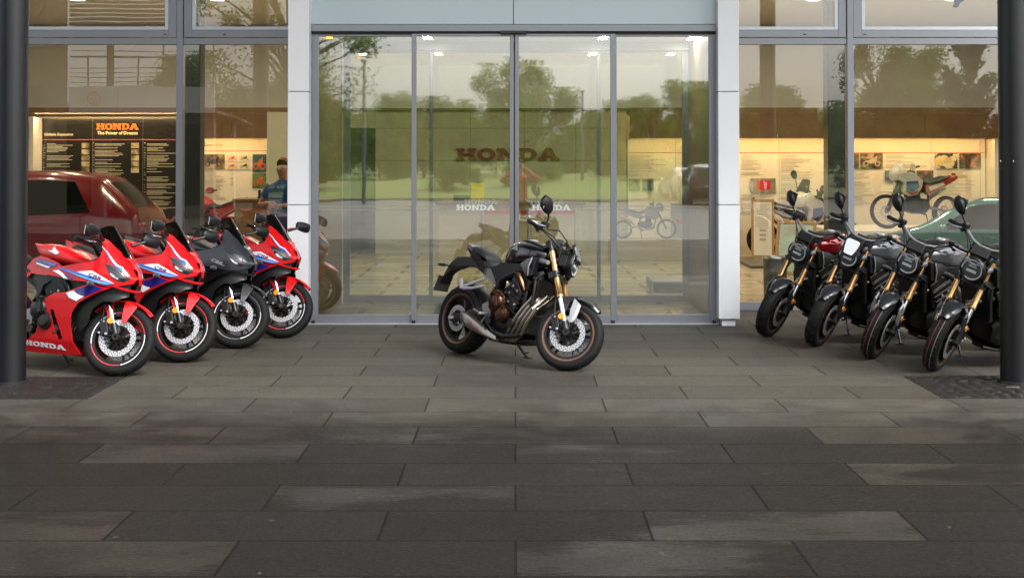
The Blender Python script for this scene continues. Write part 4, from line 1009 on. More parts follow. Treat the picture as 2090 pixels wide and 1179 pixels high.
def pine(h, r, n):
    o = bpy.data.objects.new('pine_tree', None); COL.objects.link(o); t = MB(); t.tube([(0,0,-.3),(0,.02,h*.5),(.03,0,h)], [h*.02, h*.013, h*.003], 8); cs = []
    for k in range(30):
        z = h*rng.uniform(.25, .97); a = rng.uniform(0, 6.28); L = r*(1.12-z/h)*rng.uniform(.7, 1.1); up = .35*L+.3
        t.tube([(0,0,z), (L*.6*math.cos(a), L*.6*math.sin(a), z+up*.35), (L*math.cos(a), L*math.sin(a), z+up)], [h*.006, h*.004, h*.001], 5)
        for q in (.45, .65, .82, 1.0): cs.append((L*q*math.cos(a), L*q*math.sin(a), z+up*q*q, .35))
    t.build('trunk', M_bark, o); crown(cs, n, .13, .5, (0,)).build('crown', [LEAF[3]], o, smooth=0); return o
bushA, bushB, bushC = tree(4.6, 2.6, 15000, 'bush', .09, .12), tree(3.6, 2.9, 15000, 'bush', .09, .08), tree(6.4, 2.5, 14000, 'tree', .085, .22)
def zg(x, y):
    d = -33.7-y
    return 0 if d < 0 else -.05+1.5*(1-math.exp(-d/22))
USED = []
def put(src, name, x, y, s, lb, grp):
    o = src if src not in USED else dup(src)
    USED.append(src); o.name = name; o.location = (x, y, zg(x, y)); o.scale = (s,)*3; o.rotation_euler = (0, 0, rng.uniform(0, 6.28)); return T(o, lb, 'tree', grp)
k = 0
for x, y, s, src in [(-21,-58,1.2,bushC),(-17.5,-54,1.05,bushA),(-14.2,-62,1.15,bushC),(-11.6,-55,1.0,bushA),(-8.6,-60,1.05,bushB),(-5.6,-57,1.0,bushA),(-3.2,-66,1.2,bushB),(-.4,-60,1.1,bushC),(2.2,-57,1.1,bushA),(4.6,-64,.9,bushB),(6.9,-58,.95,bushA),(9.6,-50,.85,bushC),(11.5,-60,1.2,bushA),(14.0,-52,1.0,bushB),(16.6,-58,1.1,bushA),(20,-60,1.2,bushB),(23.5,-56,1.2,bushA),(27,-62,1.3,bushC)]:
    put(src, 'bushy_tree', x, y, s, 'bushy green tree across the meadow, one of many mirrored in the glass', 'bushy trees across the meadow')
for i in range(20):
    put((bushB, bushA)[i % 2], 'bushy_tree', -27+i*2.9+rng.uniform(-1.2, 1.2), -47+rng.uniform(-5, 7), rng.uniform(.32, .62), 'bushy green tree across the meadow, one of many mirrored in the glass', 'bushy trees across the meadow')
for i in range(16):
    put((bushC, bushA)[i % 2], 'bushy_tree', -44+i*5.6+rng.uniform(-1.5, 1.5), -92+rng.uniform(-14, 8), rng.uniform(.85, 1.15), 'bushy green tree across the meadow, one of many mirrored in the glass', 'bushy trees across the meadow')
big = tree(9.8, 3.7, 15000, 'tree', .065, .30, .24); put(big, 'tree', -8.3, -18.5, 1.0, 'large loose crowned tree left of the entrance, mirrored in the upper left glass', None)
b2 = tree(7.6, 2.7, 14000, 'tree', .075, .2, .26); put(b2, 'tree', 17.3, -34.5, 1.0, 'dense rounded tree mirrored in the right window beside the column', None)
b3 = tree(6.4, 2.2, 10000, 'tree', .075, .2, .26); put(b3, 'tree', 20.0, -36.5, .9, 'smaller rounded tree between the dense tree and the pine in the right window', None)
b4 = tree(5.2, 1.5, 7000, 'tree', .07, .3, .26); put(b4, 'tree', 6.2, -33.0+.2-2, .9, 'slim young tree mirrored in the right door panel', None)
pn = pine(7.6, 2.6, 7000); put(pn, 'pine_tree', 21.8, -35.0, 1.0, 'sparse pine with upswept branches mirrored in the right window', None)

o = empty('sign_pylon', 'low grey sign panel with red lettering behind the right door panel', 'sign')
b = MB(); b.bx(2.94, 3.92, 27.3, 27.42, .007, .98); b.build('panel', mat('pylon_grey', (.26,.26,.27), .45, 0, .04), o, smooth=0, bevel=.008)
honda(o, wX(1379, 27.3), .60, .74, .092, 27.292, mat('sign_red', (.45,.02,.025), .4), .004)
# ------------------------------------------------------------------ motorcycles
B_gloss = mat('gloss_black', (.005,.005,.006), .16, 0, .1, 6, coat=.7)
B_matte = mat('matte_black', (.0055,.0055,.006), .40, 0, .15, 8, spec=.35)
B_grey  = mat('graphite_paint', (.020,.023,.028), .30, .2, .1, 6, coat=.4)
B_metal = mat('engine_black', (.006,.0055,.005), .36, .2, .3, 22, bump=.1, bscale=70)
B_seat  = mat('seat_vinyl', (.007,.007,.009), .5, 0, .15, 14, bump=.08, bscale=200)
B_gold  = mat('gold_fork', (.50,.285,.115), .24, .9, .05, 4)
B_bronze= mat('bronze_cover', (.075,.037,.021), .24, .85, .25, 14, bump=.08, bscale=60)
B_rimbr = mat('bronze_rim', (.20,.115,.075), .30, .8, .05, 6)
B_rim   = mat('black_rim', (.008,.007,.0065), .30, .4, .08, 6)
B_chrome= mat('chrome', (.80,.80,.82), .10, 1, .02, 4)
B_silver= mat('silver_paint_cover', (.34,.355,.38), .32, .4, .04, 6, coat=.4)
B_gun   = mat('gunmetal_cover', (.22,.22,.23), .34, .5, .06, 7)
B_pipe  = mat('steel_pipe', (.36,.325,.28), .16, 1, .18, 9)
B_muff  = mat('brushed_muffler', (.36,.335,.30), .26, 1, .10, 7)
B_disc  = mat('brake_steel', (.50,.50,.51), .42, .8, .05, 10)
B_hole  = mat('drill_hole', (.02,.02,.02), .8)
B_amber = mat('amber_reflector', (.75,.26,.01), .2, 0, .05, 30, coat=.5)
B_lens  = mat('lamp_glass', (.05,.055,.06), .04, 0, .05, coat=1)
B_led   = mat('lamp_reflector', (.50,.52,.53), .3, .1, .1, 30)
B_red   = mat('racing_red', (.50,.006,.009), .22, 0, .05, 3, coat=.25, spec=.3)
B_redm  = mat('red_metal', (.25,.008,.012), .16, .5, .05, 3, coat=.9)
B_white = mat('decal_white', (.72,.73,.75), .2, 0, .02, coat=.5)
B_blue  = mat('decal_blue', (.015,.10,.50), .2, 0, .05, coat=.5)
B_sky   = mat('decal_light_blue', (.13,.38,.74), .2, 0, .05, coat=.5)
B_navy  = mat('decal_navy', (.012,.014,.16), .2, 0, .05, coat=.5)
B_tail  = mat('rear_lamp', (.30,.004,.006), .12, coat=.8)
B_screen= glass('smoked_screen', (.24,.24,.25), .09, wave=0)
B_tyre  = mat('motorcycle_tyre', (.006,.006,.0063), .68, 0, .25, 18, spec=.22, bump=.12, bscale=140)
B_tape_r= mat('rim_tape_red', (.62,.03,.03), .3)
B_tape_w= mat('rim_tape_white', (.75,.75,.76), .3)

RAKE = R(25.5); WB = 1.41; FR, RR = .300, .316
AX = Vector((WB, 0, FR)); UF = Vector((-math.sin(RAKE), 0, math.cos(RAKE))); NF = Vector((math.cos(RAKE), 0, math.sin(RAKE)))
def steer(deg):
    p = AX - NF*.032
    return Matrix.Translation(p) @ Matrix.Rotation(R(deg), 4, UF) @ Matrix.Translation(-p)
def FK(t, n=0, y=0): return AX + UF*t + NF*n + Vector((0, y, 0))
def sup(x, zc, w, h, p=2.6, n=20, y0=0, sh=0):
    r = []
    for k in range(n):
        t = 2*math.pi*(k+.5)/n; c, s_ = math.cos(t), math.sin(t)
        z = h*math.copysign(abs(s_)**(2/p), s_)
        r.append((x+sh*z, y0+w*math.copysign(abs(c)**(2/p), c), zc+z))
    return r
def spline(rows, k=3):
    A_ = np.array(rows, float); t = np.arange(len(A_)); q = np.linspace(0, len(A_)-1, (len(A_)-1)*k+1); out = []
    for u in q:
        i = min(int(u), len(A_)-2); f = u-i; p0, p1, p2, p3 = A_[max(i-1,0)], A_[i], A_[i+1], A_[min(i+2,len(A_)-1)]
        out.append(.5*((2*p1)+(-p0+p2)*f+(2*p0-5*p1+4*p2-p3)*f*f+(-p0+3*p1-3*p2+p3)*f**3))
    return out
def sloft(name, m, rows, root, p=2.6, n=20, k=3, y0=0, sh=0, X=None, smooth=50, fn=None):
    """rows: x, z low, z high, half width"""
    b = MB(); b.loft([sup(r[0], (r[1]+r[2])/2, max(r[3], .002), max((r[2]-r[1])/2, .002), p, n, y0 if len(r) < 5 else r[4], sh) for r in spline(rows, k)])
    if fn: b.v = [fn(*q) for q in b.v]
    if X is not None: b.xf(X)
    return b.build(name, m, root, smooth=smooth)
def panel(name, m, out, yf, root, off=0, sides=(-1, 1), res=.035, solid=.005, holes=(), X=None, smooth=50):
    r = []
    for s in sides:
        b = MB(); fillmesh(b, [out]+list(holes), lambda x, z: (x, s*(yf(x, z)+off), z), res)
        if X is not None: b.xf(X)
        r.append(b.build(name, m, root, smooth=smooth, solid=solid))
    return r
def part(name, m, root, fn, X=None, **kw):
    b = MB(); fn(b)
    if X is not None: b.xf(X)
    return b.build(name, m, root, **kw)

def wheel(name, c, rad, w, root, rim_m, edge_m, X=None, discs=(), dr=.155, tape=None, stripes=False, spoke=.010):
    rr = .222; c = Vector(c); Q = lambda b: b.xf(X) if X is not None else b
    b = MB()
    b.lathe([(rr-.026,-w*.40),(rr+.004,-w*.44),(rr+.009,-w*.43),(rr-.006,-w*.38),(rr-.020,-w*.2),(rr-.024,0),(rr-.020,w*.2),(rr-.006,w*.38),(rr+.009,w*.43),(rr+.004,w*.44),(rr-.026,w*.40),(rr-.036,0)], c, 'y', 48, close=True)
    b.cyl(c+Vector((0,-.055,0)), c+Vector((0,.055,0)), .040, None, 20)
    for k in range(5):
        for d in (-.17, .17):
            a = 2*math.pi*k/5+.3; p0 = c+Vector((.036*math.cos(a), 0, .036*math.sin(a))); p1 = c+Vector(((rr-.03)*math.cos(a+d), 0, (rr-.03)*math.sin(a+d)))
            for q in (-.012, .012): b.tube([p0+Vector((0,q,0)), p1+Vector((0,q*1.2,0))], [spoke, spoke*.75], 6)
    o = Q(b).build(name, rim_m, root, smooth=40)
    H_ = w/2; h_ = rad-rr
    prof = [(rr-.004,-w*.42),(rr+h_*.22,-w*.475),(rr+h_*.50,-H_),(rr+h_*.74,-w*.455),(rr+h_*.90,-w*.33),(rr+h_*.98,-w*.16),(rad,0),(rr+h_*.98,w*.16),(rr+h_*.90,w*.33),(rr+h_*.74,w*.455),(rr+h_*.50,H_),(rr+h_*.22,w*.475),(rr-.004,w*.42)]
    b = MB(); b.lathe(prof, c, 'y', 64, close=True); b.m = 1    # tread grooves
    for k in range(22):
        a = 2*math.pi*k/22
        for s in (-1, 1):
            pts = []
            for u in (.12, .28, .42):
                r_ = rr+h_*(1.0-.42*u*u*1.25)-.0012; aa = a+(.10*u if s > 0 else .10*u+.14)
                pts.append(c+Vector((r_*math.cos(aa), s*w*u*.9, r_*math.sin(aa))))
            b.tube(pts, .0028, 5)
    t = Q(b).build('tyre', [B_tyre, B_hole], o, smooth=60)
    if stripes:
        for yy, mm in ((-.02, mat('tyre_mark_red', (.32,.03,.07), .7)), (.018, mat('tyre_mark_pale', (.32,.28,.24), .7))):
            r_ = rr+h_*(1-.42*(yy/w)**2*1.25*1.5); b = MB(); b.lathe([(r_-.0015, yy-.0016),(r_+.0012, yy-.0016),(r_+.0012, yy+.0016),(r_-.0015, yy+.0016)], c, 'y', 64, close=True); Q(b).build('tyre_mark', mm, t)
    for s in (-1, 1):
        if tape:
            b = MB()
            for k in range(4):
                b.m = k % 2; b.lathe([(rr-.003, s*w*.435),(rr+.004, s*(w*.45)),(rr+.004, s*(w*.45+.002)),(rr-.003, s*(w*.435+.002))], c, 'y', 14, 90*k+20, 90*k+108, close=True)
            Q(b).build('rim_tape', [tape[0], tape[1]], o)
        else:
            b = MB(); b.lathe([(rr-.006, s*w*.425),(rr+.011, s*w*.445),(rr+.011, s*(w*.445+.003)),(rr-.006, s*(w*.425+.003))], c, 'y', 48, close=True); Q(b).build('rim_edge', edge_m, o)
    for y in discs:
        b = MB(); s = 1 if y > 0 else -1
        b.lathe([(dr-.046, y-.0025),(dr, y-.0025),(dr, y+.0025),(dr-.046, y+.0025)], c, 'y', 48, close=True)
        b.m = 1
        for rq, n, ph in ((dr-.010, 24, 0), (dr-.023, 24, .5), (dr-.036, 24, 0)):
            for k in range(n):
                a = 2*math.pi*(k+ph)/n; q = c+Vector((rq*math.cos(a), y, rq*math.sin(a)))
                b.cyl(q+Vector((0,-.0032,0)), q+Vector((0,.0034,0)), .0058, None, 6)
        Q(b).build('brake_disc', [B_disc, B_hole], o)
        b = MB()
        for k in range(8):
            a = 2*math.pi*k/8
            for d in (-.22, .22):
                b.tube([c+Vector((.045*math.cos(a), y*.9, .045*math.sin(a))), c+Vector(((dr-.042)*math.cos(a+d), y, (dr-.042)*math.sin(a+d)))], .0055, 5)
            q = c+Vector(((dr-.050)*math.cos(a+.22), y, (dr-.050)*math.sin(a+.22))); b.cyl(q-Vector((0,.006,0)), q+Vector((0,.006,0)), .009, None, 8)
        Q(b).build('disc_carrier', B_metal, o)
    return o

def chassis(root, ST, faired=False):
    """parts both machines share: swingarm, engine, fork feet, calipers, controls"""
    # engine
    part('engine', B_metal, root, lambda b: (
        b.loft([sup(x, (a+c)/2, w, (c-a)/2, 4, 16) for x, a, c, w in ((.44,.30,.46,.10),(.50,.22,.52,.15),(.62,.19,.56,.17),(.78,.19,.54,.17),(.92,.22,.48,.16),(.97,.26,.42,.12))]),
        b.box((.845,0,.60), (.20,.38,.26), Matrix.Rotation(R(28), 3, 'Y')),
        b.box((.935,0,.715), (.19,.36,.09), Matrix.Rotation(R(28), 3, 'Y')),
        [b.box((.845+.05*k*.47,0,.56+.05*k*.88), (.215,.40,.012), Matrix.Rotation(R(28), 3, 'Y')) for k in range(-2, 4)],
        [b.cyl((x, s*.155, z), (x, s*.205, z), r, r*.85, 14) for s in (-1, 1) for x, z, r in ((.56,.33,.045),(.86,.34,.05),(.78,.44,.03))],
        b.tube([(.70,-.19,.60),(.78,-.215,.64),(.88,-.21,.58)], .012, 6), b.tube([(.62,-.19,.62),(.66,-.205,.70),(.74,-.19,.75)], .014, 6)), bevel=.006)
    for s in (-1, 1):
        part('cylinder_bolt_row', B_silver, root, lambda b: [b.cyl((x, s*.188, z), (x, s*.206, z), .010, None, 8) for x, z in ((.76,.64),(.80,.60),(.84,.66),(.90,.62),(.80,.52),(.88,.50))])
    part('clutch_cover', B_bronze, root, lambda b: (
        b.lathe([(.001,-.262),(.055,-.260),(.078,-.248),(.086,-.228),(.108,-.224),(.112,-.195),(.001,-.195)], (.665,0,.505), 'y', 28),
        b.lathe([(.001,-.252),(.045,-.250),(.062,-.235),(.075,-.232),(.078,-.19),(.001,-.19)], (.755,0,.405), 'y', 24),
        [b.cyl((.665+.096*math.cos(a), -.22, .505+.096*math.sin(a)), (.665+.096*math.cos(a), -.236, .505+.096*math.sin(a)), .009, None, 8) for a in np.arange(0, 6.2, .62)],
        b.box((.70,-.262,.52), (.035,.02,.11), Matrix.Rotation(R(-12), 3, 'Y')),
        b.tube([(.62,-.262,.56),(.665,-.272,.585),(.71,-.262,.56)], .012, 6)), bevel=.003)
    part('generator_cover', B_metal, root, lambda b: b.lathe([(.001,.25),(.06,.248),(.085,.232),(.10,.19),(.001,.19)], (.74,0,.38), 'y', 24))
    part('head_cover', B_bronze, root, lambda b: (b.tube([(.83,-.19,.78),(.90,-.212,.765),(.955,-.215,.70),(.985,-.20,.63)], [.018,.022,.022,.012], 8), b.tube([(.87,-.195,.70),(.92,-.207,.675),(.945,-.20,.61)], [.012,.016,.010], 8)))
    for s in (-1, 1):
        part('swingarm', B_matte, root, lambda b: b.loft([[(x, s*y0+dy, z+dz) for dy, dz in ((-.018,-h),(.018,-h),(.022,0),(.018,h),(-.018,h),(-.022,0))] for x, y0, z, h in ((-.05,.125,.310,.022),(.0,.125,.316,.040),(.10,.125,.335,.036),(.28,.115,.385,.048),(.44,.105,.415,.055),(.54,.10,.425,.045))]), bevel=.004)
    part('axle', B_silver, root, lambda b: (b.cyl((0,-.155,RR), (0,.155,RR), .013, None, 12), b.box((-.03,-.152,RR), (.05,.012,.03)), b.box((-.03,.152,RR), (.05,.012,.03))))
    part('chain_guard', B_matte, root, lambda b: b.loft([[(x, .07, z), (x, .12, z), (x, .12, z+.012), (x, .07, z+.012)] for x, z in ((-.12,.40),(.05,.44),(.25,.47),(.42,.49))]))
    part('sprocket', B_metal, root, lambda b: b.lathe([(.06,.095),(.105,.095),(.105,.102),(.06,.102)], (0,0,RR), 'y', 36, close=True))
    part('rear_mudguard', B_matte, root, lambda b: b.lathe([(RR+.018,-.085),(RR+.028,-.055),(RR+.032,0),(RR+.028,.055),(RR+.018,.085),(RR+.014,.083),(RR+.026,0),(RR+.014,-.083)], (0,0,RR), 'y', 16, 20, 100, close=True))
    part('shock_absorber', B_metal, root, lambda b: (b.cyl((.40,.0,.42), (.48,0,.70), .022, None, 10), [b.lathe([(.030,q),(.040,q+.006),(.030,q+.012)], (.425,0,0), 'z', 12) for q in np.arange(.47,.66,.024)]))
    for s in (-1, 1):
        part('footpeg_bracket', B_gun, root, lambda b: (b.prism([(.44,.47),(.52,.50),(.57,.46),(.565,.36),(.535,.345),(.515,.40),(.455,.41)], lambda u, v: (u, s*.175, v), lambda u, v: (u, s*.192, v)),
             b.tube([(.45,s*.2,.375),(.40,s*.205,.40),(.345,s*.205,.415)], .010, 6), None if faired else b.tube([(.55,s*.19,.40),(.50,s*.20,.34),(.47,s*.205,.30)], .009, 6)), bevel=.004)
        part('footpeg', B_metal if faired else B_silver, root, lambda b: b.cyl((.535,s*.17,.395), (.52,s*(.20 if faired else .285),.385), .016, .013, 10))
        part('passenger_peg_bracket', B_silver, root, lambda b: (b.tube([(.36,s*.13,.70),(.22,s*.175,.640),(.145,s*.195,.605)], [.014,.013,.016], 8), b.tube([(.37,s*.13,.635),(.25,s*.175,.60),(.145,s*.195,.59)], [.013,.012,.016], 8), b.box((.12,s*.205,.63), (.022,.022,.09), Matrix.Rotation(R(-14), 3, 'Y'))))
    # side stand on the left
    part('side_stand', B_matte, root, lambda b: (b.tube([(.56,.10,.25),(.60,.17,.15),(.635,.255,.058)], [.014,.013,.012], 8), b.box((.645,.262,.0535), (.075,.045,.010)), b.tube([(.62,.225,.09),(.66,.25,.10)], .006, 6)))
    # front end: axle clamps, calipers, reflectors
    part('front_axle', B_silver, root, lambda b: b.cyl((WB,-.135,FR), (WB,.135,FR), .012, None, 14), ST)
    for s in (-1, 1):
        part('brake_caliper', [B_metal, B_silver], root, lambda b: (
            b.box((WB-.118, s*.10, FR+.065), (.062,.055,.125), Matrix.Rotation(R(-20), 3, 'Y')),
            b.box((WB-.105, s*.118, FR+.06), (.035,.030,.085), Matrix.Rotation(R(-20), 3, 'Y')),
            b.tube([(WB-.15, s*.105, FR+.015), (WB-.08, s*.11, FR+.0), (WB-.03, s*.11, FR+.01)], .013, 6), setattr(b, 'm', 1), [b.cyl((WB-x, s*.12, FR+z), (WB-x, s*.138, FR+z), r, None, 8) for x, z, r in ((.145,.012,.010),(.085,.012,.012),(.128,.11,.008))]), ST, bevel=.004)
        part('brake_hose', B_matte, root, lambda b: b.tube([(WB-.15,s*.105,FR+.12),(WB-.165,s*.11,FR+.24),(WB-.20,s*.10,FR+.36),(WB-.25,s*.06,FR+.48)], .006, 6), ST)
        part('reflector', B_amber, root, lambda b: b.cyl((WB-.077, s*.118, FR+.125), (WB-.077, s*.134, FR+.125), .028, .026, 20), ST)

def mirror_shape(b, c, s, w, h, tilt=0, shape=None):
    out = curve(shape or [(.12,.58),(.45,.34),(.50,-.06),(.10,-.48),(-.28,-.56),(-.50,-.22),(-.34,.30)], 4)
    c = Vector(c); Rm = Matrix.Rotation(R(tilt), 3, 'X')
    f = [c+Rm @ Vector((.010, s*u*w, v*h)) for u, v in out]; m = [c+Rm @ Vector((.032, s*u*w*.9, v*h*.9)) for u, v in out]; k = [c+Rm @ Vector((.046, s*u*w*.55, v*h*.55)) for u, v in out]
    b.loft([f, m, k])

def plate_tail(root, top, bot, ind, hold):
    part('plate_holder', B_matte, root, lambda b: b.loft([[(x-.012*k, y, z+q) for y, q, k in ((-w,-t,1),(w,-t,1),(w,t,-1),(-w,t,-1))] for x, z, w, t in hold]), bevel=.006)
    part('number_plate', mat('plate_back', (.03,.03,.032), .35), root, lambda b: b.prism([(-.085,0),(.085,0),(.085,1),(-.085,1)], lambda u, v: (bot[0]+(top[0]-bot[0])*v-.004, u, bot[1]+(top[1]-bot[1])*v), lambda u, v: (bot[0]+(top[0]-bot[0])*v+.004, u, bot[1]+(top[1]-bot[1])*v)), smooth=0)
    for s in (-1, 1):
        o = part('indicator', B_matte, root, lambda b: (b.tube([(ind[0]+.01, s*.03, ind[1]), (ind[0], s*.09, ind[1])], .008, 6), b.loft([sup(ind[0]+q, ind[1], w, h, 2.5, 10, s*.115) for q, w, h in ((-.05,.018,.010),(-.02,.026,.016),(.03,.022,.014),(.06,.008,.006))])))
        part('indicator_lens', B_amber, o, lambda b: b.box((ind[0]-.052, s*.115, ind[1]), (.006,.03,.014)))

def naked(ST):
    root = bpy.data.objects.new('motorcycle', None); COL.objects.link(root); root.empty_display_size = .1
    wheel('front_wheel', AX, FR, .122, root, B_rim, B_rimbr, ST, (-.072, .072), stripes=True)
    wheel('rear_wheel', (0,0,RR), RR, .182, root, B_rim, B_rimbr, None, (-.095,), .12, spoke=.014)
    chassis(root, ST)
    for s in (-1, 1):
        part('fork_leg', B_gold, root, lambda b: b.lathe([(.029,.315),(.031,.32),(.031,.345),(.0275,.35),(.0275,.56),(.0275,.745),(.001,.745)], (0,0,0), 'z', 18), ST @ Matrix.Translation(AX+Vector((0,s*.105,0))) @ Matrix.Rotation(-RAKE, 4, 'Y'))
        part('fork_slider', B_chrome, root, lambda b: b.lathe([(.0205,.09),(.0205,.33)], (0,0,0), 'z', 16), ST @ Matrix.Translation(AX+Vector((0,s*.105,0))) @ Matrix.Rotation(-RAKE, 4, 'Y'))
        part('fork_foot', B_metal, root, lambda b: (b.lathe([(.001,-.02),(.026,-.015),(.028,.03),(.026,.10),(.020,.105)], (0,0,0), 'z', 16), b.cyl((0,-.03,0), (0,.03,0), .030, None, 16)), ST @ Matrix.Translation(AX+Vector((0,s*.105,0))) @ Matrix.Rotation(-RAKE, 4, 'Y'))
        part('fork_cap', B_metal, root, lambda b: b.lathe([(.026,.746),(.026,.83),(.020,.835),(.020,.85),(.001,.85)], (0,0,0), 'z', 16), ST @ Matrix.Translation(AX+Vector((0,s*.105,0))) @ Matrix.Rotation(-RAKE, 4, 'Y'))
        part('fork_cover', B_silver, root, lambda b: b.loft([[(WB+x0, s*y, FR+z0) for x0, z0, y in row] for row in (
            ((-.004,.300,.128),(.050,.266,.128),(.068,.250,.112),(.004,.30,.112)), ((-.010,.19,.139),(.040,.185,.139),(.064,.18,.118),(-.008,.19,.118)), ((.002,.085,.136),(.026,.085,.136),(.052,.12,.118),(.002,.09,.118)))]), ST, bevel=.004)
    part('lower_yoke', B_metal, root, lambda b: (b.box(FK(.53,-.02), (.09,.27,.055), Matrix.Rotation(-RAKE, 3, 'Y')), [b.cyl(FK(.50,0,s*.105), FK(.56,0,s*.105), .038, None, 16) for s in (-1,1)], [b.cyl(FK(.53,.03,s*.12), FK(.53,.03,s*.145), .009, None, 8) for s in (-1,1)]), ST, bevel=.005)
    part('top_yoke', B_metal, root, lambda b: (b.box(FK(.80,-.02), (.10,.25,.030), Matrix.Rotation(-RAKE, 3, 'Y')), b.cyl(FK(.50,-.035), FK(.82,-.035), .03, None, 14), b.box(FK(.85,-.03), (.05,.12,.05), Matrix.Rotation(-RAKE, 3, 'Y'))), ST, bevel=.005)
    # mudguard
    mg = MB(); pr = [(FR+.012,-.072),(FR+.024,-.060),(FR+.030,-.03),(FR+.034,0),(FR+.030,.03),(FR+.024,.060),(FR+.012,.072),(FR+.008,.070),(FR+.024,.03),(FR+.028,0),(FR+.024,-.03),(FR+.008,-.070)]
    mg.lathe(pr, AX, 'y', 18, 50, 142, close=True)
    for i, v in enumerate(mg.v):
        k = i//len(pr); f = 1-.55*max(0, (5-k)/5)**1.5
        mg.v[i] = (v[0], v[1]*f, v[2])
    fm = mg.xf(ST).build('front_mudguard', B_grey, root)
    for s in (-1, 1): part('mudguard_stay', B_grey, root, lambda b: b.loft([[(WB+x, s*y, FR+z) for x, z, y in row] for row in (((-.11,.315,.080),(.03,.335,.080),(.03,.335,.070),(-.11,.315,.070)), ((-.105,.24,.098),(-.045,.27,.098),(-.045,.27,.088),(-.105,.24,.088)), ((-.095,.16,.112),(-.06,.16,.112),(-.06,.16,.10),(-.095,.16,.10)))]), ST, bevel=.003)
    # headlight
    hc = Vector((1.270, 0, .915)); hr = .096
    hl = part('headlight', B_matte, root, lambda b: (b.lathe([(.001,-.13),(.060,-.125),(.092,-.075),(hr+.010,-.03),(hr+.014,.012),(hr+.004,.024),(hr-.010,.022),(hr-.010,.008),(.001,.006)], hc, 'x', 36),
        [b.box((hc.x-.06, s*(hr+.004), hc.z), (.07,.02,.10)) for s in (-1,1)], b.box((hc.x-.09,0,hc.z+.085), (.10,.13,.05))), ST, bevel=.004)
    part('lens', B_lens, hl, lambda b: b.lathe([(.001,.024),(.05,.022),(hr-.012,.013)], hc, 'x', 36), ST)
    part('light_ring', B_led, hl, lambda b: b.lathe([(hr-.017,.016),(hr-.007,.018),(hr-.007,.023),(hr-.017,.0225)], hc, 'x', 40, -245+90+35, 65+90+35, close=True), ST @ Matrix.Translation(hc) @ Matrix.Rotation(R(0), 4, 'X') @ Matrix.Translation(-hc))
    part('led_bar', B_led, hl, lambda b: (b.box((hc.x+.0255,0,hc.z-.012), (.004,.085,.022)), b.box((hc.x+.025,0,hc.z+.030), (.004,.07,.008)), b.box((hc.x+.0245,0,hc.z+.048), (.004,.045,.006))), ST)
    part('light_crown', B_silver, hl, lambda b: b.prism([(-.085,.045),(-.075,.085),(-.045,.088),(-.030,.060),(.030,.060),(.045,.088),(.075,.085),(.085,.045),(.070,.052),(.055,.070),(.040,.050),(-.040,.050),(-.055,.070),(-.070,.052)], lambda u, v: (hc.x+.012, u, hc.z+v), lambda u, v: (hc.x+.026, u, hc.z+v*.97)), ST, bevel=.002)
    # instruments and screen
    part('instrument_panel', B_matte, root, lambda b: (b.box((1.205,0,1.055), (.035,.15,.085), Matrix.Rotation(R(-48), 3, 'Y')), b.box((1.22,0,.985), (.05,.10,.08)), b.tube([(1.16,-.06,.98),(1.22,-.065,1.0),(1.27,-.06,.97)], .008, 6), b.tube([(1.16,.06,.98),(1.22,.065,1.0),(1.27,.06,.97)], .008, 6)), ST, bevel=.008)
    fs = part('flyscreen', B_silver, root, lambda b: b.prism(curve([(-.046,.0),(-.03,-.012),(.03,-.012),(.046,.0),(.066,.085),(.058,.128),(.0,.136),(-.058,.128),(-.066,.085)], 3), lambda u, v: (1.330-v*.42-abs(u)**2*3, u, .965+v*.92), lambda u, v: (1.316-v*.42-abs(u)**2*3, u, .960+v*.92)), ST, bevel=.003)
    part('screen_bracket', B_matte, fs, lambda b: b.prism(curve([(-.062,0),(-.04,-.012),(.04,-.012),(.062,0),(.072,.075),(.066,.125),(.0,.135),(-.066,.125),(-.072,.075)], 3), lambda u, v: (1.314-v*.42, u*1.15, .957+v*.92), lambda u, v: (1.296-v*.42, u*1.15, .952+v*.92)), ST, bevel=.003)
    part('flyscreen_bolt', B_metal, fs, lambda b: [b.cyl((1.30-.42*v, s*.078, .965+v*.92), (1.325-.42*v, s*.078, .975+v*.92), .006, None, 8) for s in (-1,1) for v in (.01,.11)], ST)
    # bars
    hb = [(.925,.395,1.125),(.955,.30,1.130),(1.00,.21,1.120),(1.065,.12,1.085),(1.085,.05,1.07)]
    part('handlebar', B_gun, root, lambda b: b.tube([(x,-y,z) for x,y,z in hb]+[(x,y,z) for x,y,z in hb[::-1]], .0125, 10), ST)
    for s in (-1, 1):
        e, i_ = Vector((.922,s*.40,1.1245)), Vector((.957,s*.295,1.1305)); d = (i_-e)
        part('grip', B_matte, root, lambda b: (b.cyl(e, i_, .0185, .0175, 14), b.cyl(e-d*.10, e, .017, .020, 12), b.cyl(i_, i_+d*.06, .024, None, 14)), ST)
        part('switch_pod', B_matte, root, lambda b: (b.box(i_+d*.30, (.055,.065,.05), Matrix.Rotation(s*R(18), 3, 'Z')), b.box(i_+d*.55+Vector((.035,0,.03)), (.06,.05,.045), Matrix.Rotation(s*R(18), 3, 'Z')), b.box(i_+d*.30+Vector((.0,0,-.03)), (.03,.03,.03))), ST, bevel=.006)
        part('lever', B_silver, root, lambda b: b.tube([i_+d*.5+Vector((.045,0,.01)), i_+d*.1+Vector((.075,0,.006)), i_-d*.45+Vector((.074,0,-.004)), e+d*.12+Vector((.062,0,-.006)), e-d*.02+Vector((.075,0,-.006))], [.008,.0075,.0065,.006,.007], 8), ST)
        if s > 0: continue                                    # only the right-hand mirrors are fitted
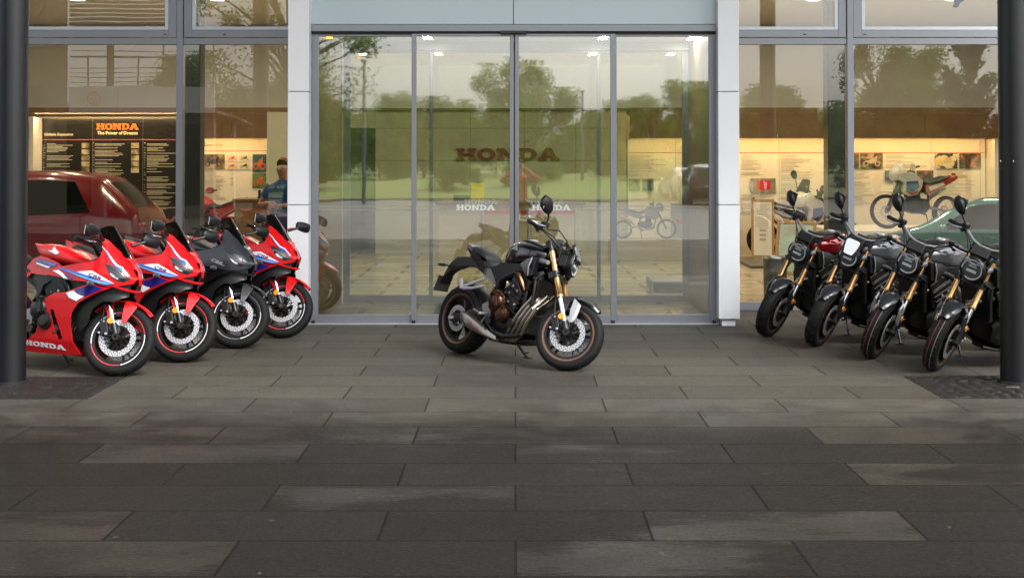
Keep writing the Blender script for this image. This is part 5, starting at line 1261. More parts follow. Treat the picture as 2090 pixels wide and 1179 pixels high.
        mr_ = part('mirror', B_matte, root, lambda b: mirror_shape(b, (1.005,s*.335,1.318), s, .135, .145), ST @ Matrix.Translation((1.005,s*.335,1.325)) @ Matrix.Rotation(s*R(-22), 4, 'X') @ Matrix.Rotation(s*R(34), 4, 'Z') @ Matrix.Translation((-1.005,-s*.335,-1.325)))
        part('mirror_glass', B_chrome, mr_, lambda b: b.box((1.012,s*.335,1.325), (.004,.10,.12)), ST)
        part('mirror_stem', B_matte, mr_, lambda b: b.tube([(1.01,s*.235,1.14),(1.02,s*.238,1.175),(1.035,s*.265,1.215),(1.035,s*.312,1.275)], [.010,.008,.007,.009], 8), ST)
    part('cable', B_matte, root, lambda b: (b.tube([(1.03,-.22,1.13),(1.13,-.18,1.15),(1.20,-.10,1.09),(1.20,-.05,.98),(1.15,-.03,.88)], .006, 6), b.tube([(1.03,.22,1.13),(1.12,.17,1.13),(1.19,.10,1.06),(1.19,.05,.95)], .006, 6), b.tube([(1.00,-.24,1.12),(1.09,-.17,1.09),(1.17,-.11,1.02),(1.16,-.10,.90)], .006, 6)), ST)
    # tank
    tk = sloft('fuel_tank', B_gloss, [(.515,.83,.90,.055),(.545,.81,.99,.085),(.62,.82,1.045,.125),(.74,.83,1.07,.160),(.86,.85,1.060,.168),(.96,.875,1.040,.155),(1.04,.90,1.015,.125),(1.085,.925,.985,.085)], root, p=2.9, n=24)
    part('tank_cover', B_matte, tk, lambda b: b.loft([sup(x, z, w, .012, 3, 14) for x, z, w in ((.70,1.068,.05),(.78,1.075,.075),(.90,1.060,.085),(1.02,1.026,.075),(1.10,.99,.05))]))
    part('filler_cap', B_silver, tk, lambda b: b.lathe([(.001,.012),(.022,.012),(.035,.010),(.042,.004),(.042,-.01)], (.80,0,1.083), 'z', 24))
    for s in (-1, 1):
        part('tank_emblem', B_gun, tk, lambda b: fillmesh(b, [[(.70,.985),(.79,.975),(.755,1.03),(.735,1.01)]], lambda x, z: (x, s*(.166-(z-.985)*.25), z), .03), solid=.003)
    yS = lambda x, z: .150+(x-.80)*.30-(z-.83)**2*3
    for s in (-1, 1):
        part('side_cover', B_gun, root, lambda b: fillmesh(b, [[(.835,.862),(.93,.905),(1.035,.925),(1.045,.905),(1.025,.765),(1.005,.755),(.90,.805)]], lambda x, z: (x, s*yS(x, z), z), .03), solid=.010, bevel=.003)
        part('air_duct', B_matte, root, lambda b: b.loft([[(x0, s*(yS(1.03, z)+dy), z) for x0, z, dy in row] for row in (((1.035,.925,.008),(1.035,.925,-.06),(1.015,.755,-.06),(1.015,.755,.008)), ((1.085,.925,.006),(1.08,.925,-.055),(1.06,.765,-.055),(1.068,.765,.006)))]), bevel=.005)
        part('duct_edge', B_silver, root, lambda b: b.tube([(1.033, s*(yS(1.03,.925)+.010), .925), (1.030, s*(yS(1.03,.84)+.010), .84), (1.012, s*(yS(1.01,.757)+.010), .757)], .005, 6))
        part('horn_cover', B_gun, root, lambda b: b.loft([sup(x, z, w, h, 3, 12, s*.135) for x, z, w, h in ((1.02,.905,.02,.02),(1.10,.900,.026,.024),(1.17,.895,.022,.018))]))
        part('radiator_shroud', B_grey, root, lambda b: b.prism([(1.03,.79),(1.15,.815),(1.17,.79),(1.08,.735),(1.04,.745)], lambda u, v: (u, s*.150, v), lambda u, v: (u, s*.165, v)), bevel=.004)
        part('frame_spar', B_matte, root, lambda b: (b.tube([(1.13,s*.05,.90),(1.02,s*.12,.85),(.85,s*.165,.80),(.66,s*.170,.715),(.54,s*.15,.58),(.52,s*.13,.40)], [.028,.030,.030,.032,.034,.034], 10), b.tube([(.92,s*.165,.80),(.98,s*.165,.66),(.96,s*.16,.50)], .02, 8)))
        part('mid_panel', B_matte, root, lambda b: fillmesh(b, [[(.40,.815),(.50,.83),(.56,.86),(.66,.86),(.84,.862),(.90,.80),(.72,.755),(.60,.70),(.545,.64)]], lambda x, z: (x, s*(.125+.035*(x-.4)/.4), z), .04), solid=.012, bevel=.003)
        part('radiator_guard', B_metal, root, lambda b: b.tube([(1.06,s*.15,.74),(1.075,s*.165,.62),(1.05,s*.155,.47)], .014, 8))
    part('radiator', B_metal, root, lambda b: (b.box((1.06,0,.595), (.045,.30,.30), Matrix.Rotation(R(10), 3, 'Y')), [b.box((1.084-.003*k*1.2,0,.47+.022*k*1.15), (.006,.27,.008)) for k in range(11)]), bevel=.004)
    # exhaust: four headers sweeping to the right, short muffler
    for k in range(4):
        y0 = .13-.085*k; x1, x2 = 1.125-.050*k, .985-.052*k
        part('exhaust_header', B_pipe, root, lambda b: b.tube([(1.0,y0,.655),(1.06,y0*.9-.02,.63),(1.105-.02*k,y0*.5-.09,.565),(x1,-.150-.006*k,.485),(x1-.075,-.163-.006*k,.375),(x2,-.160-.006*k,.255),(x2-.09,-.135,.195),(.64,-.10+.012*k,.175)], [.020,.020,.020,.0205,.0205,.0205,.020,.020], 10))
    mf = sloft('muffler', B_muff, [(.205,.300,.362,.030,-.195),(.225,.275,.385,.045,-.195),(.34,.228,.372,.056,-.192),(.47,.200,.325,.056,-.180),(.58,.178,.262,.045,-.165),(.68,.160,.215,.032,-.150)], root, p=4.5, n=20, sh=-.25)
    part('muffler_tip', B_metal, mf, lambda b: b.cyl((.24,-.195,.325), (.205,-.197,.338), .024, .022, 14))
    part('muffler_shield', B_chrome, mf, lambda b: b.tube([(.30,-.245,.375),(.45,-.238,.315),(.58,-.212,.245)], [.010,.014,.008], 6))
    sloft('belly_tray', B_matte, [(.40,.17,.22,.06),(.50,.155,.24,.12),(.70,.15,.20,.14),(.90,.165,.21,.12),(1.0,.19,.22,.07)], root, p=3)
    part('belly_edge', B_matte, root, lambda b: b.tube([(.56,-.19,.30),(.66,-.205,.245),(.80,-.20,.215),(.95,-.175,.235),(1.04,-.14,.28)], [.012,.022,.024,.022,.01], 8))
    # seat, tail
    seat = sloft('seat', B_seat, [(.24,.80,.86,.10),(.30,.79,.87,.125),(.38,.765,.835,.132),(.46,.765,.820,.125),(.53,.78,.835,.105),(.60,.80,.87,.07)], root, p=3.2)
    sloft('passenger_seat', B_seat, [(.0,.94,.975,.06),(.06,.92,.995,.085),(.15,.90,.985,.100),(.24,.875,.945,.105),(.29,.86,.905,.095)], root, p=3.0)
    yT = lambda x, z: .055+.19*max(0, min(x+.07, .40))-.0*(z)
    for s in (-1, 1):
        part('tail_panel', B_gloss, root, lambda b: fillmesh(b, [[(-.075,1.015),(.0,1.0),(.08,.96),(.20,.90),(.29,.845),(.33,.80),(.42,.79),(.545,.64),(.50,.655),(.33,.735),(.15,.83),(.02,.915),(-.02,.945)]], lambda x, z: (x, s*yT(x, z), z), .035), solid=.008, bevel=.002)
        part('tail_stripe', B_gun, root, lambda b: fillmesh(b, [[(-.07,1.012),(.0,.997),(.07,.962),(.05,.945),(-.005,.965)]], lambda x, z: (x, s*(yT(x, z)+.007), z), .03), solid=.002)
    part('tail_bridge', B_gun, root, lambda b: b.loft([[(x,-w,z),(x,w,z),(x,w*.8,z-t),(x,-w*.8,z-t)] for x, z, w, t in ((-.085,1.012,.045,.03),(-.02,1.005,.065,.05),(.05,.985,.08,.06))]), bevel=.006)
    part('tail_light', B_tail, root, lambda b: b.box((-.075,0,.975), (.03,.085,.035), Matrix.Rotation(R(20), 3, 'Y')), bevel=.006)
    part('subframe', B_matte, root, lambda b: [b.tube([(.02,s*.05,.90),(.25,s*.08,.80),(.50,s*.11,.70)], .018, 8) for s in (-1, 1)]+[b.box((.25,0,.80), (.40,.15,.10), Matrix.Rotation(R(24), 3, 'Y'))], bevel=.01)
    plate_tail(root, (-.375,.69), (-.43,.545), (-.31,.79), ((.08,.85,.045,.040),(-.08,.845,.045,.045),(-.20,.825,.045,.055),(-.28,.78,.045,.05),(-.33,.72,.05,.04),(-.37,.64,.06,.02)))
    return root

# ---- the faired machine
def ySp(x, z):
    w = float(np.interp(z, [.10,.14,.25,.45,.60,.75,.85,.95,1.05,1.14], [.12,.15,.195,.225,.24,.248,.243,.222,.20,.185]))
    xn = float(np.interp(z, [.30,.50,.60,.66,.745,.815,.88,.98,1.10,1.24], [2.2,1.75,1.56,1.50,1.515,1.53,1.492,1.405,1.29,1.165]))
    t = min(1, max(0, (x-.95)/(xn-.95)))
    return w*math.sqrt(max(0, 1-t**2.7))
M_screenblk = mat('dark_screen', (.006,.006,.007), .06, 0, .05, coat=1)
def sport(ST):
    root = bpy.data.objects.new('sports_motorcycle', None); COL.objects.link(root); root.empty_display_size = .1
    wheel('front_wheel', AX, FR, .122, root, B_rim, B_rim, ST, (-.072, .072), tape=(B_tape_r, B_tape_w))
    wheel('rear_wheel', (0,0,RR), RR, .182, root, B_rim, B_rim, None, (-.095,), .12, tape=(B_tape_r, B_tape_w), spoke=.014)
    chassis(root, ST, True)
    RK = Matrix.Rotation(-RAKE, 4, 'Y')
    for s in (-1, 1):
        L_ = ST @ Matrix.Translation(AX+Vector((0,s*.105,0))) @ RK
        part('fork_leg', B_metal, root, lambda b: b.lathe([(.026,.315),(.030,.32),(.030,.40),(.0275,.405),(.0275,.70),(.001,.70)], (0,0,0), 'z', 18), L_)
        part('fork_slider', B_chrome, root, lambda b: b.lathe([(.0205,.09),(.0205,.33)], (0,0,0), 'z', 16), L_)
        part('fork_foot', B_metal, root, lambda b: (b.lathe([(.001,-.02),(.026,-.015),(.028,.03),(.026,.12),(.020,.125)], (0,0,0), 'z', 16), b.cyl((0,-.03,0), (0,.03,0), .030, None, 16)), L_)
    part('fork_yoke', B_metal, root, lambda b: (b.box(FK(.53,-.02), (.09,.25,.05), Matrix.Rotation(-RAKE, 3, 'Y')), b.box(FK(.70,-.02), (.10,.25,.03), Matrix.Rotation(-RAKE, 3, 'Y')), b.cyl(FK(.48,-.035), FK(.73,-.035), .03, None, 14)), ST, bevel=.005)
    mg = MB(); pr = [(FR+.012,-.075),(FR+.026,-.060),(FR+.034,-.03),(FR+.038,0),(FR+.034,.03),(FR+.026,.060),(FR+.012,.075),(FR+.008,.072),(FR+.028,.03),(FR+.032,0),(FR+.028,-.03),(FR+.008,-.072)]
    mg.lathe(pr, AX, 'y', 18, 46, 142, close=True)
    for i, v in enumerate(mg.v):
        k = i//len(pr); mg.v[i] = (v[0], v[1]*(1-.55*max(0, (5-k)/5)**1.5), v[2])
    mg.xf(ST).build('front_mudguard', B_red, root)
    for s in (-1, 1):
        part('mudguard_fin', B_red, root, lambda b: b.loft([[(WB+x, s*y, FR+z) for x, z, y in row] for row in (((-.01,.325,.082),(.10,.285,.080),(.10,.285,.068),(-.01,.325,.070)), ((.00,.24,.118),(.075,.20,.112),(.075,.20,.100),(.00,.24,.106)), ((.018,.12,.136),(.050,.12,.132),(.050,.12,.12),(.018,.12,.124)))]), ST, bevel=.003)
        part('mudguard_stay', B_red, root, lambda b: b.loft([[(WB+x, s*y, FR+z) for x, z, y in row] for row in (((-.20,.265,.078),(-.10,.31,.082),(-.10,.31,.070),(-.20,.265,.066)), ((-.150,.22,.112),(-.085,.24,.112),(-.085,.24,.100),(-.150,.22,.100)), ((-.090,.13,.126),(-.055,.135,.126),(-.055,.135,.114),(-.090,.13,.114)))]), ST, bevel=.003)
    # fairings
    up = [(1.405,.98),(1.45,.935),(1.49,.88),(1.53,.815),(1.517,.768),(1.462,.740),(1.40,.722),(1.32,.728),(1.234,.748),(1.10,.752),(.989,.755),(.86,.775),(.70,.79),(.848,.857),(.97,.882),(1.11,.906),(1.18,.918),(1.229,.936),(1.247,.984),(1.238,1.03),(1.215,1.075),(1.186,1.119),(1.148,1.134),(1.16,1.140),(1.235,1.115),(1.33,1.04)]
    UP = panel('upper_fairing', B_red, up, ySp, root, res=.02)
    lo = [(1.232,.738),(1.32,.718),(1.40,.715),(1.33,.685),(1.27,.652),(1.124,.57),(1.06,.49),(1.05,.40),(1.085,.25),(1.165,.15),(.95,.135),(.45,.135),(.42,.20),(.55,.235),(.645,.30),(.69,.42),(.70,.52),(.743,.593),(.84,.640),(.974,.652),(1.10,.695)]
    gap = [(.80,.50),(.845,.50),(.965,.27),(.92,.255),(.86,.35)]
    LO = panel('lower_fairing', B_red, lo, ySp, root, res=.022, holes=[gap])
    panel('inner_fairing', B_matte, [(1.25,.75),(1.45,.775),(1.50,.765),(1.487,.66),(1.43,.61),(1.33,.60),(1.24,.53),(1.20,.40),(1.12,.34),(1.02,.42),(1.04,.52),(1.12,.60),(1.25,.68)], lambda x, z: max(0, ySp(x, z)-.03)*.92, root, res=.022)
    panel('slot_panel', B_matte, [(.70,.83),(1.0,.80),(1.25,.775),(1.27,.71),(1.0,.63),(.74,.57),(.66,.66)], lambda x, z: ySp(x, z)-.05, root)
    for s in (-1, 1):
        part('chin_lip', B_red, root, lambda b: b.tube([(1.40,s*ySp(1.40,.72),.735),(1.47,s*ySp(1.45,.70)*.9,.715),(1.505,s*.03,.705),(1.507,0,.705)], [.006,.010,.012,.012], 6))
        part('indicator', B_lens, root, lambda b: (b.loft([sup(1.255+q, .735, w, h, 2.5, 12, s*.262) for q, w, h in ((-.03,.010,.012),(-.01,.020,.022),(.02,.022,.024),(.04,.010,.014))])))
    hl = panel('headlight', M_screenblk, [(1.313,.913),(1.345,.909),(1.372,.900),(1.437,.870),(1.512,.807),(1.500,.790),(1.478,.772),(1.448,.776),(1.405,.802),(1.357,.856)], ySp, root, off=.004, res=.016, solid=.006)
    for h_, s in zip(hl, (-1, 1)):
        part('led_strip', B_grey, h_, lambda b: fillmesh(b, [[(1.318,.911),(1.345,.908),(1.372,.898),(1.437,.868),(1.502,.812),(1.49,.815),(1.43,.855),(1.37,.880),(1.335,.895)]], lambda x, z: (x, s*(ySp(x, z)+.0105), z), .016), solid=.002)
        part('projector', B_chrome, h_, lambda b: fillmesh(b, [[(1.385,.838),(1.40,.832),(1.43,.812),(1.455,.797),(1.448,.786),(1.425,.799),(1.400,.818)]], lambda x, z: (x, s*(ySp(x, z)+.0105), z), .016), solid=.002)
    # graphics
    def decal(m, pts, fn=ySp, off=.0065, par=UP, name='stripe_decal'):
        for k_, s in enumerate((-1, 1)):
            part(name, m, par[k_] if isinstance(par, list) else par, lambda b: fillmesh(b, [pts], lambda x, z: (x, s*(fn(x, z)+off), z), .02), solid=.0012)
    decal(B_blue, [(.840,.842),(.891,.852),(1.0715,.8256),(1.2257,.794),(1.3545,.7677),(1.4294,.7496),(1.345,.732),(1.249,.757),(1.0677,.800)])
    decal(B_sky, [(.927,.836),(1.067,.805),(1.229,.776),(1.359,.757),(1.412,.747),(1.375,.739),(1.299,.745),(1.249,.759),(1.079,.794)], off=.0082)
    decal(B_white, [(1.0715,.8256),(1.1542,.8366),(1.2315,.8436),(1.3401,.7969),(1.4294,.7507),(1.3545,.7677),(1.2257,.794)], off=.0082)
    decal(B_white, [(.789,.822),(.855,.832),(.9135,.807),(.985,.760),(.935,.764),(.8875,.788)])
    decal(B_navy, [(.934,.806),(1.0605,.770),(.998,.762),(.938,.79)])
    decal(B_navy, [(1.0614,.6714),(1.1699,.7045),(1.232,.728),(1.345,.706),(1.267,.663),(1.189,.630),(1.114,.6417)], par=LO)
    decal(B_white, [(.9817,.645),(1.0617,.669),(1.114,.6417),(1.183,.626),(1.108,.583),(1.021,.6074)], par=LO)
    decal(B_white, [(1.224,1.056),(1.287,1.012),(1.341,.9635),(1.399,.914),(1.4405,.897),(1.505,.829),(1.4945,.830),(1.4407,.874),(1.4012,.890),(1.3584,.934),(1.297,.9975)])
    decal(B_blue, [(1.265,1.018),(1.3235,.969),(1.372,.924),(1.402,.903),(1.442,.888),(1.5003,.830),(1.4461,.868),(1.4049,.889),(1.3592,.930)], off=.0082)
    for k_, s in enumerate((-1, 1)):
        q = ((.512,.190),(.520,.228),(.987,.212),(.9976,.174)); qm = lambda u, v: (q[0][0]*(1-u)*(1-v)+q[1][0]*(1-u)*v+q[2][0]*u*v+q[3][0]*u*(1-v), q[0][1]*(1-u)*(1-v)+q[1][1]*(1-u)*v+q[2][1]*u*v+q[3][1]*u*(1-v))
        def hm(u, v, s=s):
            x, z = qm(u if s < 0 else 1-u, v); return (x, s*(ySp(x, z)+.008), z)
        word_mesh('lettering', B_white, 'HONDA', 1, 1, hm, (0,.0015,0), LO[k_])
        for txt, h_, p0, p1, m_ in (('CBR', .040, (1.205,.800), (1.325,.768), B_navy), ('650R', .016, (1.262,.781), (1.345,.757), B_tape_r)):
            t_ = text('lettering', txt, 1, m_, Matrix(), UP[k_], shear=.35, bold=.02, depth=.0)
            xs = [v.co.x for v in t_.data.vertices]; a_, c_ = min(xs), max(xs)
            for v in t_.data.vertices:
                u = (v.co.x-a_)/(c_-a_); u = u if s < 0 else 1-u
                x = p0[0]+(p1[0]-p0[0])*u; z = p0[1]+(p1[1]-p0[1])*u+v.co.y*h_; v.co = (x, s*(ySp(x, z)+.0105), z)
    # screen
    g = MB(); nu, nv = 9, 13; vs = []
    for i in range(nu):
        u = i/(nu-1); zc = .975+.272*u; xc = 1.410-.245*u-.035*u*(1-u)*-1; wv = .155*(1-u*.42)
        for j in range(nv):
            v = -1+2*j/(nv-1); vs.append((xc-.135*abs(v)**1.8*(1-.35*u), wv*v*(1-.06*abs(v)), zc+.035*abs(v)**1.5*(1-u)-.05*abs(v)**3*u))
    g.add(vs, [(i*nv+j, i*nv+j+1, (i+1)*nv+j+1, (i+1)*nv+j) for i in range(nu-1) for j in range(nv-1)])
    ws = g.build('windscreen', B_screen, root, solid=.004)
    part('screen_surround', B_matte, root, lambda b: b.loft([sup(x, z, w, h, 3, 16) for x, z, w, h in ((1.38,.955,.07,.03),(1.30,.985,.12,.05),(1.22,1.02,.13,.055),(1.16,1.04,.11,.04))]))
    part('instrument_panel', B_metal, root, lambda b: b.box((1.195,0,1.095), (.03,.16,.075), Matrix.Rotation(R(-40), 3, 'Y')), bevel=.008)
    for s in (-1, 1):
        a = part('mirror_arm', B_matte, root, lambda b: (b.tube([(1.235,s*.165,1.105),(1.26,s*.215,1.125),(1.285,s*.265,1.150)], [.016,.012,.014], 8)))
        part('arm_cover', B_red, a, lambda b: b.tube([(1.22,s*.175,1.118),(1.225,s*.215,1.128),(1.235,s*.255,1.140)], [.008,.013,.005], 8))
        m_ = part('mirror', B_matte, root, lambda b: mirror_shape(b, (1.265,s*.345,1.165), s, .185, .105, 0, [(.50,.30),(.46,-.34),(.20,-.5),(-.30,-.42),(-.52,-.1),(-.44,.32),(-.1,.48),(.3,.48)]), Matrix.Translation((1.265,s*.345,1.165)) @ Matrix.Rotation(-s*R(6), 4, 'X') @ Matrix.Rotation(-s*R(12), 4, 'Z') @ Matrix.Translation((-1.265,-s*.345,-1.165)))
        part('mirror_glass', B_chrome, m_, lambda b: b.box((1.268,s*.345,1.165), (.004,.14,.075)))
    # tank, seat, tail
    tk = sloft('fuel_tank', B_red, [(.265,1.056,1.070,.02),(.33,1.025,1.066,.06),(.40,.965,1.063,.10),(.48,.915,1.068,.130),(.58,.895,1.066,.155),(.70,.88,1.052,.172),(.84,.87,1.018,.178),(.96,.865,.975,.168),(1.05,.875,.942,.145),(1.09,.89,.925,.11)], root, p=2.7, n=28)
    def yt(x, z):
        r_ = [(.265,1.056,1.070,.02),(.40,.965,1.063,.10),(.48,.915,1.068,.130),(.58,.895,1.066,.155),(.70,.88,1.052,.172),(.84,.87,1.018,.178)]
        I = lambda k: float(np.interp(x, [q[0] for q in r_], [q[k] for q in r_])); zc, h_ = (I(1)+I(2))/2, (I(2)-I(1))/2
        return I(3)*max(0, 1-min(1, abs((z-zc)/h_))**2.7)**(1/2.7)
    decal(B_white, [(.594,.999),(.655,.998),(.640,1.038),(.694,1.012),(.753,.983),(.7225,.966)], yt, .006, tk, 'wing_emblem')
    part('filler_cap', B_metal, tk, lambda b: b.lathe([(.001,.012),(.035,.010),(.042,.004),(.042,-.01)], (.74,0,1.036), 'z', 24))
    yk = lambda x, z: float(np.interp(x, [.25,.45,.70,.95], [.10,.135,.185,.225]))
    KP = panel('knee_panel', B_red, [(.30,.845),(.40,.925),(.50,.950),(.62,.935),(.78,.895),(.85,.862),(.70,.79),(.60,.785),(.50,.79),(.38,.80)], yk, root, res=.022)
    decal(B_navy, [(.440,.922),(.50,.922),(.7725,.8849),(.7699,.8699),(.6898,.8569),(.4584,.8944)], yk, par=KP)
    decal(B_blue, [(.5687,.9037),(.7738,.8797),(.7389,.867),(.6145,.8856)], yk, .0082, KP)
    decal(B_white, [(.4588,.8929),(.69,.8562),(.6594,.8444),(.4682,.8787)], yk, .0082, KP)
    panel('frame_cover', B_matte, [(.36,.80),(.50,.80),(.70,.80),(.78,.79),(.74,.60),(.60,.62),(.50,.66),(.40,.74)], lambda x, z: yk(x, z)-.02, root)
    sloft('seat', B_seat, [(.18,.80,.86,.10),(.24,.79,.875,.125),(.32,.775,.85,.13),(.40,.78,.84,.12),(.46,.80,.87,.09)], root, p=3.2)
    sloft('passenger_seat', B_seat, [(-.10,.96,.99,.05),(-.02,.94,1.0,.075),(.08,.92,.985,.09),(.17,.88,.94,.095),(.22,.86,.90,.085)], root, p=3.0)
    panel('tail_fairing', B_red, [(-.16,1.03),(-.06,1.01),(.05,.965),(.18,.90),(.26,.84),(.32,.81),(.40,.80),(.36,.76),(.20,.79),(.05,.86),(-.10,.95)], lambda x, z: .05+.17*max(0, min(x+.16, .45)), root, res=.035, solid=.008)
    part('tail_light', B_tail, root, lambda b: b.box((-.15,0,.99), (.03,.075,.03), Matrix.Rotation(R(20), 3, 'Y')), bevel=.006)
    part('subframe', B_matte, root, lambda b: [b.tube([(-.05,s*.05,.91),(.25,s*.08,.80),(.50,s*.11,.70)], .018, 8) for s in (-1, 1)]+[b.box((.22,0,.81), (.46,.15,.08), Matrix.Rotation(R(24), 3, 'Y'))], bevel=.01)
    part('frame_spar', B_matte, root, lambda b: [b.tube([(1.13,s*.05,.88),(1.02,s*.12,.84),(.85,s*.155,.79),(.66,s*.155,.715),(.54,s*.14,.58),(.52,s*.13,.40)], [.028,.030,.030,.032,.034,.034], 10) for s in (-1, 1)])
    part('airbox', B_matte, root, lambda b: b.loft([sup(x, z, w, h, 3.5, 16) for x, z, w, h in ((.62,.80,.13,.06),(.85,.80,.16,.08),(1.10,.83,.15,.08),(1.25,.86,.13,.07),(1.38,.83,.09,.06))]))
    # controls
    for s in (-1, 1):
        e, i_ = Vector((.955,s*.375,1.015)), Vector((1.005,s*.275,1.030)); d = i_-e
        part('handlebar', B_metal, root, lambda b: b.tube([i_, i_+d*.5, FK(.72,0,s*.115)], [.012,.012,.02], 10), ST)
        part('grip', B_matte, root, lambda b: (b.cyl(e, i_, .0185, .0175, 14), b.cyl(e-d*.10, e, .017, .020, 12)), ST)
        part('switch_pod', B_matte, root, lambda b: (b.box(i_+d*.25, (.055,.06,.05), Matrix.Rotation(s*R(26), 3, 'Z')), b.cyl(i_+d*.55+Vector((.05,0,.02)), i_+d*.55+Vector((.05,0,.07)), .022, .026, 12)), ST, bevel=.006)
        part('lever', B_chrome, root, lambda b: b.tube([i_+d*.45+Vector((.045,0,.01)), i_+d*.1+Vector((.075,0,.006)), i_-d*.45+Vector((.074,0,-.004)), e+d*.12+Vector((.062,0,-.006))], [.009,.0085,.0075,.007], 8), ST)
    part('cable', B_matte, root, lambda b: (b.tube([(1.06,-.20,1.04),(1.16,-.16,1.08),(1.20,-.09,1.02),(1.16,-.05,.90)], .007, 6), b.tube([(1.06,.20,1.04),(1.16,.15,1.08),(1.20,.08,1.0),(1.16,.05,.90)], .007, 6)), ST)
    part('radiator', B_metal, root, lambda b: (b.box((1.07,0,.56), (.045,.34,.32), Matrix.Rotation(R(10), 3, 'Y')), [b.box((1.094-.003*k*1.2,0,.43+.022*k*1.15), (.006,.30,.008)) for k in range(11)]), bevel=.004)
    for k in range(4):
        y0 = .13-.085*k; x1, x2 = 1.095-.045*k, .955-.05*k
        part('exhaust_header', B_pipe, root, lambda b: b.tube([(1.0,y0,.655),(1.05,y0*.9-.02,.62),(1.085-.02*k,y0*.5-.07,.55),(x1,-.125-.008*k,.47),(x1-.075,-.133-.008*k,.365),(x2,-.130-.006*k,.245),(x2-.09,-.115,.195),(.62,-.10+.012*k,.175)], [.019,.019,.019,.0195,.0195,.0195,.019,.019], 10))
    sloft('muffler', B_muff, [(.02,.300,.362,.030,-.17),(.045,.275,.385,.045,-.17),(.14,.228,.372,.052,-.16),(.27,.200,.325,.050,-.14),(.40,.178,.262,.040,-.11),(.52,.160,.215,.030,-.09)], root, p=4.5, n=20, sh=-.25)
    plate_tail(root, (-.38,.66), (-.43,.52), (-.31,.76), ((.02,.86,.040,.03),(-.12,.86,.040,.035),(-.24,.81,.040,.04),(-.30,.75,.042,.04),(-.35,.68,.05,.03),(-.375,.62,.06,.015)))
    return root, UP, LO, tk
# ------------------------------------------------------------------ placing the machines
LEAN = 10.5
def tyre_min(M, c, rad, w, X):
    zs = []
    for a in np.arange(0, 360, 2):
        for u in (-.46, -.33, -.16, 0, .16, .33, .46):
            rr = rad-(rad-.222)*.62*(u/.46)**2*.42 if abs(u) < .46 else rad-.03
            p = Vector((c[0]+rr*math.cos(R(a)), c[1]+u*w, c[2]+rr*math.sin(R(a)))); zs.append((M @ (X @ p if X else p)).z)
    return min(zs)
def ground_bike(root, ST, front, heading, lean=LEAN):
    """stand the machine on both tyres; front = ground point under the front tyre"""
    base = Matrix.Rotation(R(heading), 4, 'Z') @ Matrix.Rotation(R(-lean), 4, 'X'); pitch = 0; z = 0
    for _ in range(12):
        M = Matrix.Translation((0,0,z)) @ base @ Matrix.Rotation(pitch, 4, 'Y')
        zr, zf = tyre_min(M, (0,0,RR), RR, .182, None), tyre_min(M, AX, FR, .122, ST)
        z -= zr; pitch += (zf-zr)/WB
    h = Vector((math.cos(R(heading)), math.sin(R(heading)), 0))
    root.matrix_basis = Matrix.Translation(Vector((front[0], front[1], 0))-h*WB+Vector((0,0,z))) @ base @ Matrix.Rotation(pitch, 4, 'Y')
def gp(px, py):
    Y = F*H/(py-YH); return ((px-CX)/F*Y, Y)
def recolor(root, table):
    for o in root.children_recursive:
        if o.type == 'MESH' and o.name.split('.')[0] in table:
            s = o.material_slots[0]; s.link = 'OBJECT'; s.material = table[o.name.split('.')[0]]
STN = steer(31)
nk = naked(STN)
T(nk, 'black naked motorcycle with gold forks standing alone before the glass doors', 'motorcycle', 'naked black motorcycles')
bikes = []
B_green = mat('tank_green', (.030,.042,.034), .2, .3, .1, coat=.7)
B_greyt = mat('tank_grey', (.11,.12,.125), .2, .4, .05, coat=.7)
for px, py, hd, tab, lb in (
    (1572, 685, 206, {'fuel_tank': B_redm, 'fork_cover': B_grey, 'flyscreen': B_matte, 'tail_panel': B_redm}, 'naked motorcycle with a dark red tank, first of the right row beside the pilaster'),
    (1671, 705, 206, {'fuel_tank': B_greyt, 'fork_cover': B_grey, 'flyscreen': B_white}, 'naked motorcycle with a white fly screen over its headlight, second of the right row'),
    (1785, 729, 206, {'fuel_tank': B_greyt, 'flyscreen': B_matte}, 'naked motorcycle with silver fork covers and a grey tank, third of the right row'),
    (1912, 754, 206, {'fuel_tank': B_green, 'fork_cover': B_grey, 'flyscreen': B_matte}, 'naked motorcycle with a dark green tank, half hidden by the right column')):
    c = dup(nk); tab['side_cover'] = B_metal
    if px != 1671:
        for o in list(c.children):
            if o.name.startswith('flyscreen'):
                for q in list(o.children): bpy.data.objects.remove(q)
                bpy.data.objects.remove(o)
    T(c, lb, 'motorcycle', 'naked black motorcycles'); recolor(c, tab); ground_bike(c, STN, gp(px, py), hd+rng.uniform(-1.8, 1.8), LEAN+rng.uniform(-1, 1)); bikes.append(c)
ground_bike(nk, STN, gp(1151, 753.5), -49)
for r_ in (nk, bikes[0], bikes[1]):
    for o in list(r_.children_recursive):
        if o.name.startswith('tyre_mark'): bpy.data.objects.remove(o)
recolor(nk, {'flyscreen': B_gun})

# ---- red row
STS = steer(29)
sp, UPF, LOF, SPT = sport(STS)
SPG = 'faired sports motorcycles in the left row'
T(sp, 'red sports motorcycle nearest the left column, with white lettering on its belly', 'motorcycle', SPG)
ground_bike(sp, STS, gp(235, 765), -30)
recolor(sp, {'clutch_cover': B_metal, 'head_cover': B_metal})
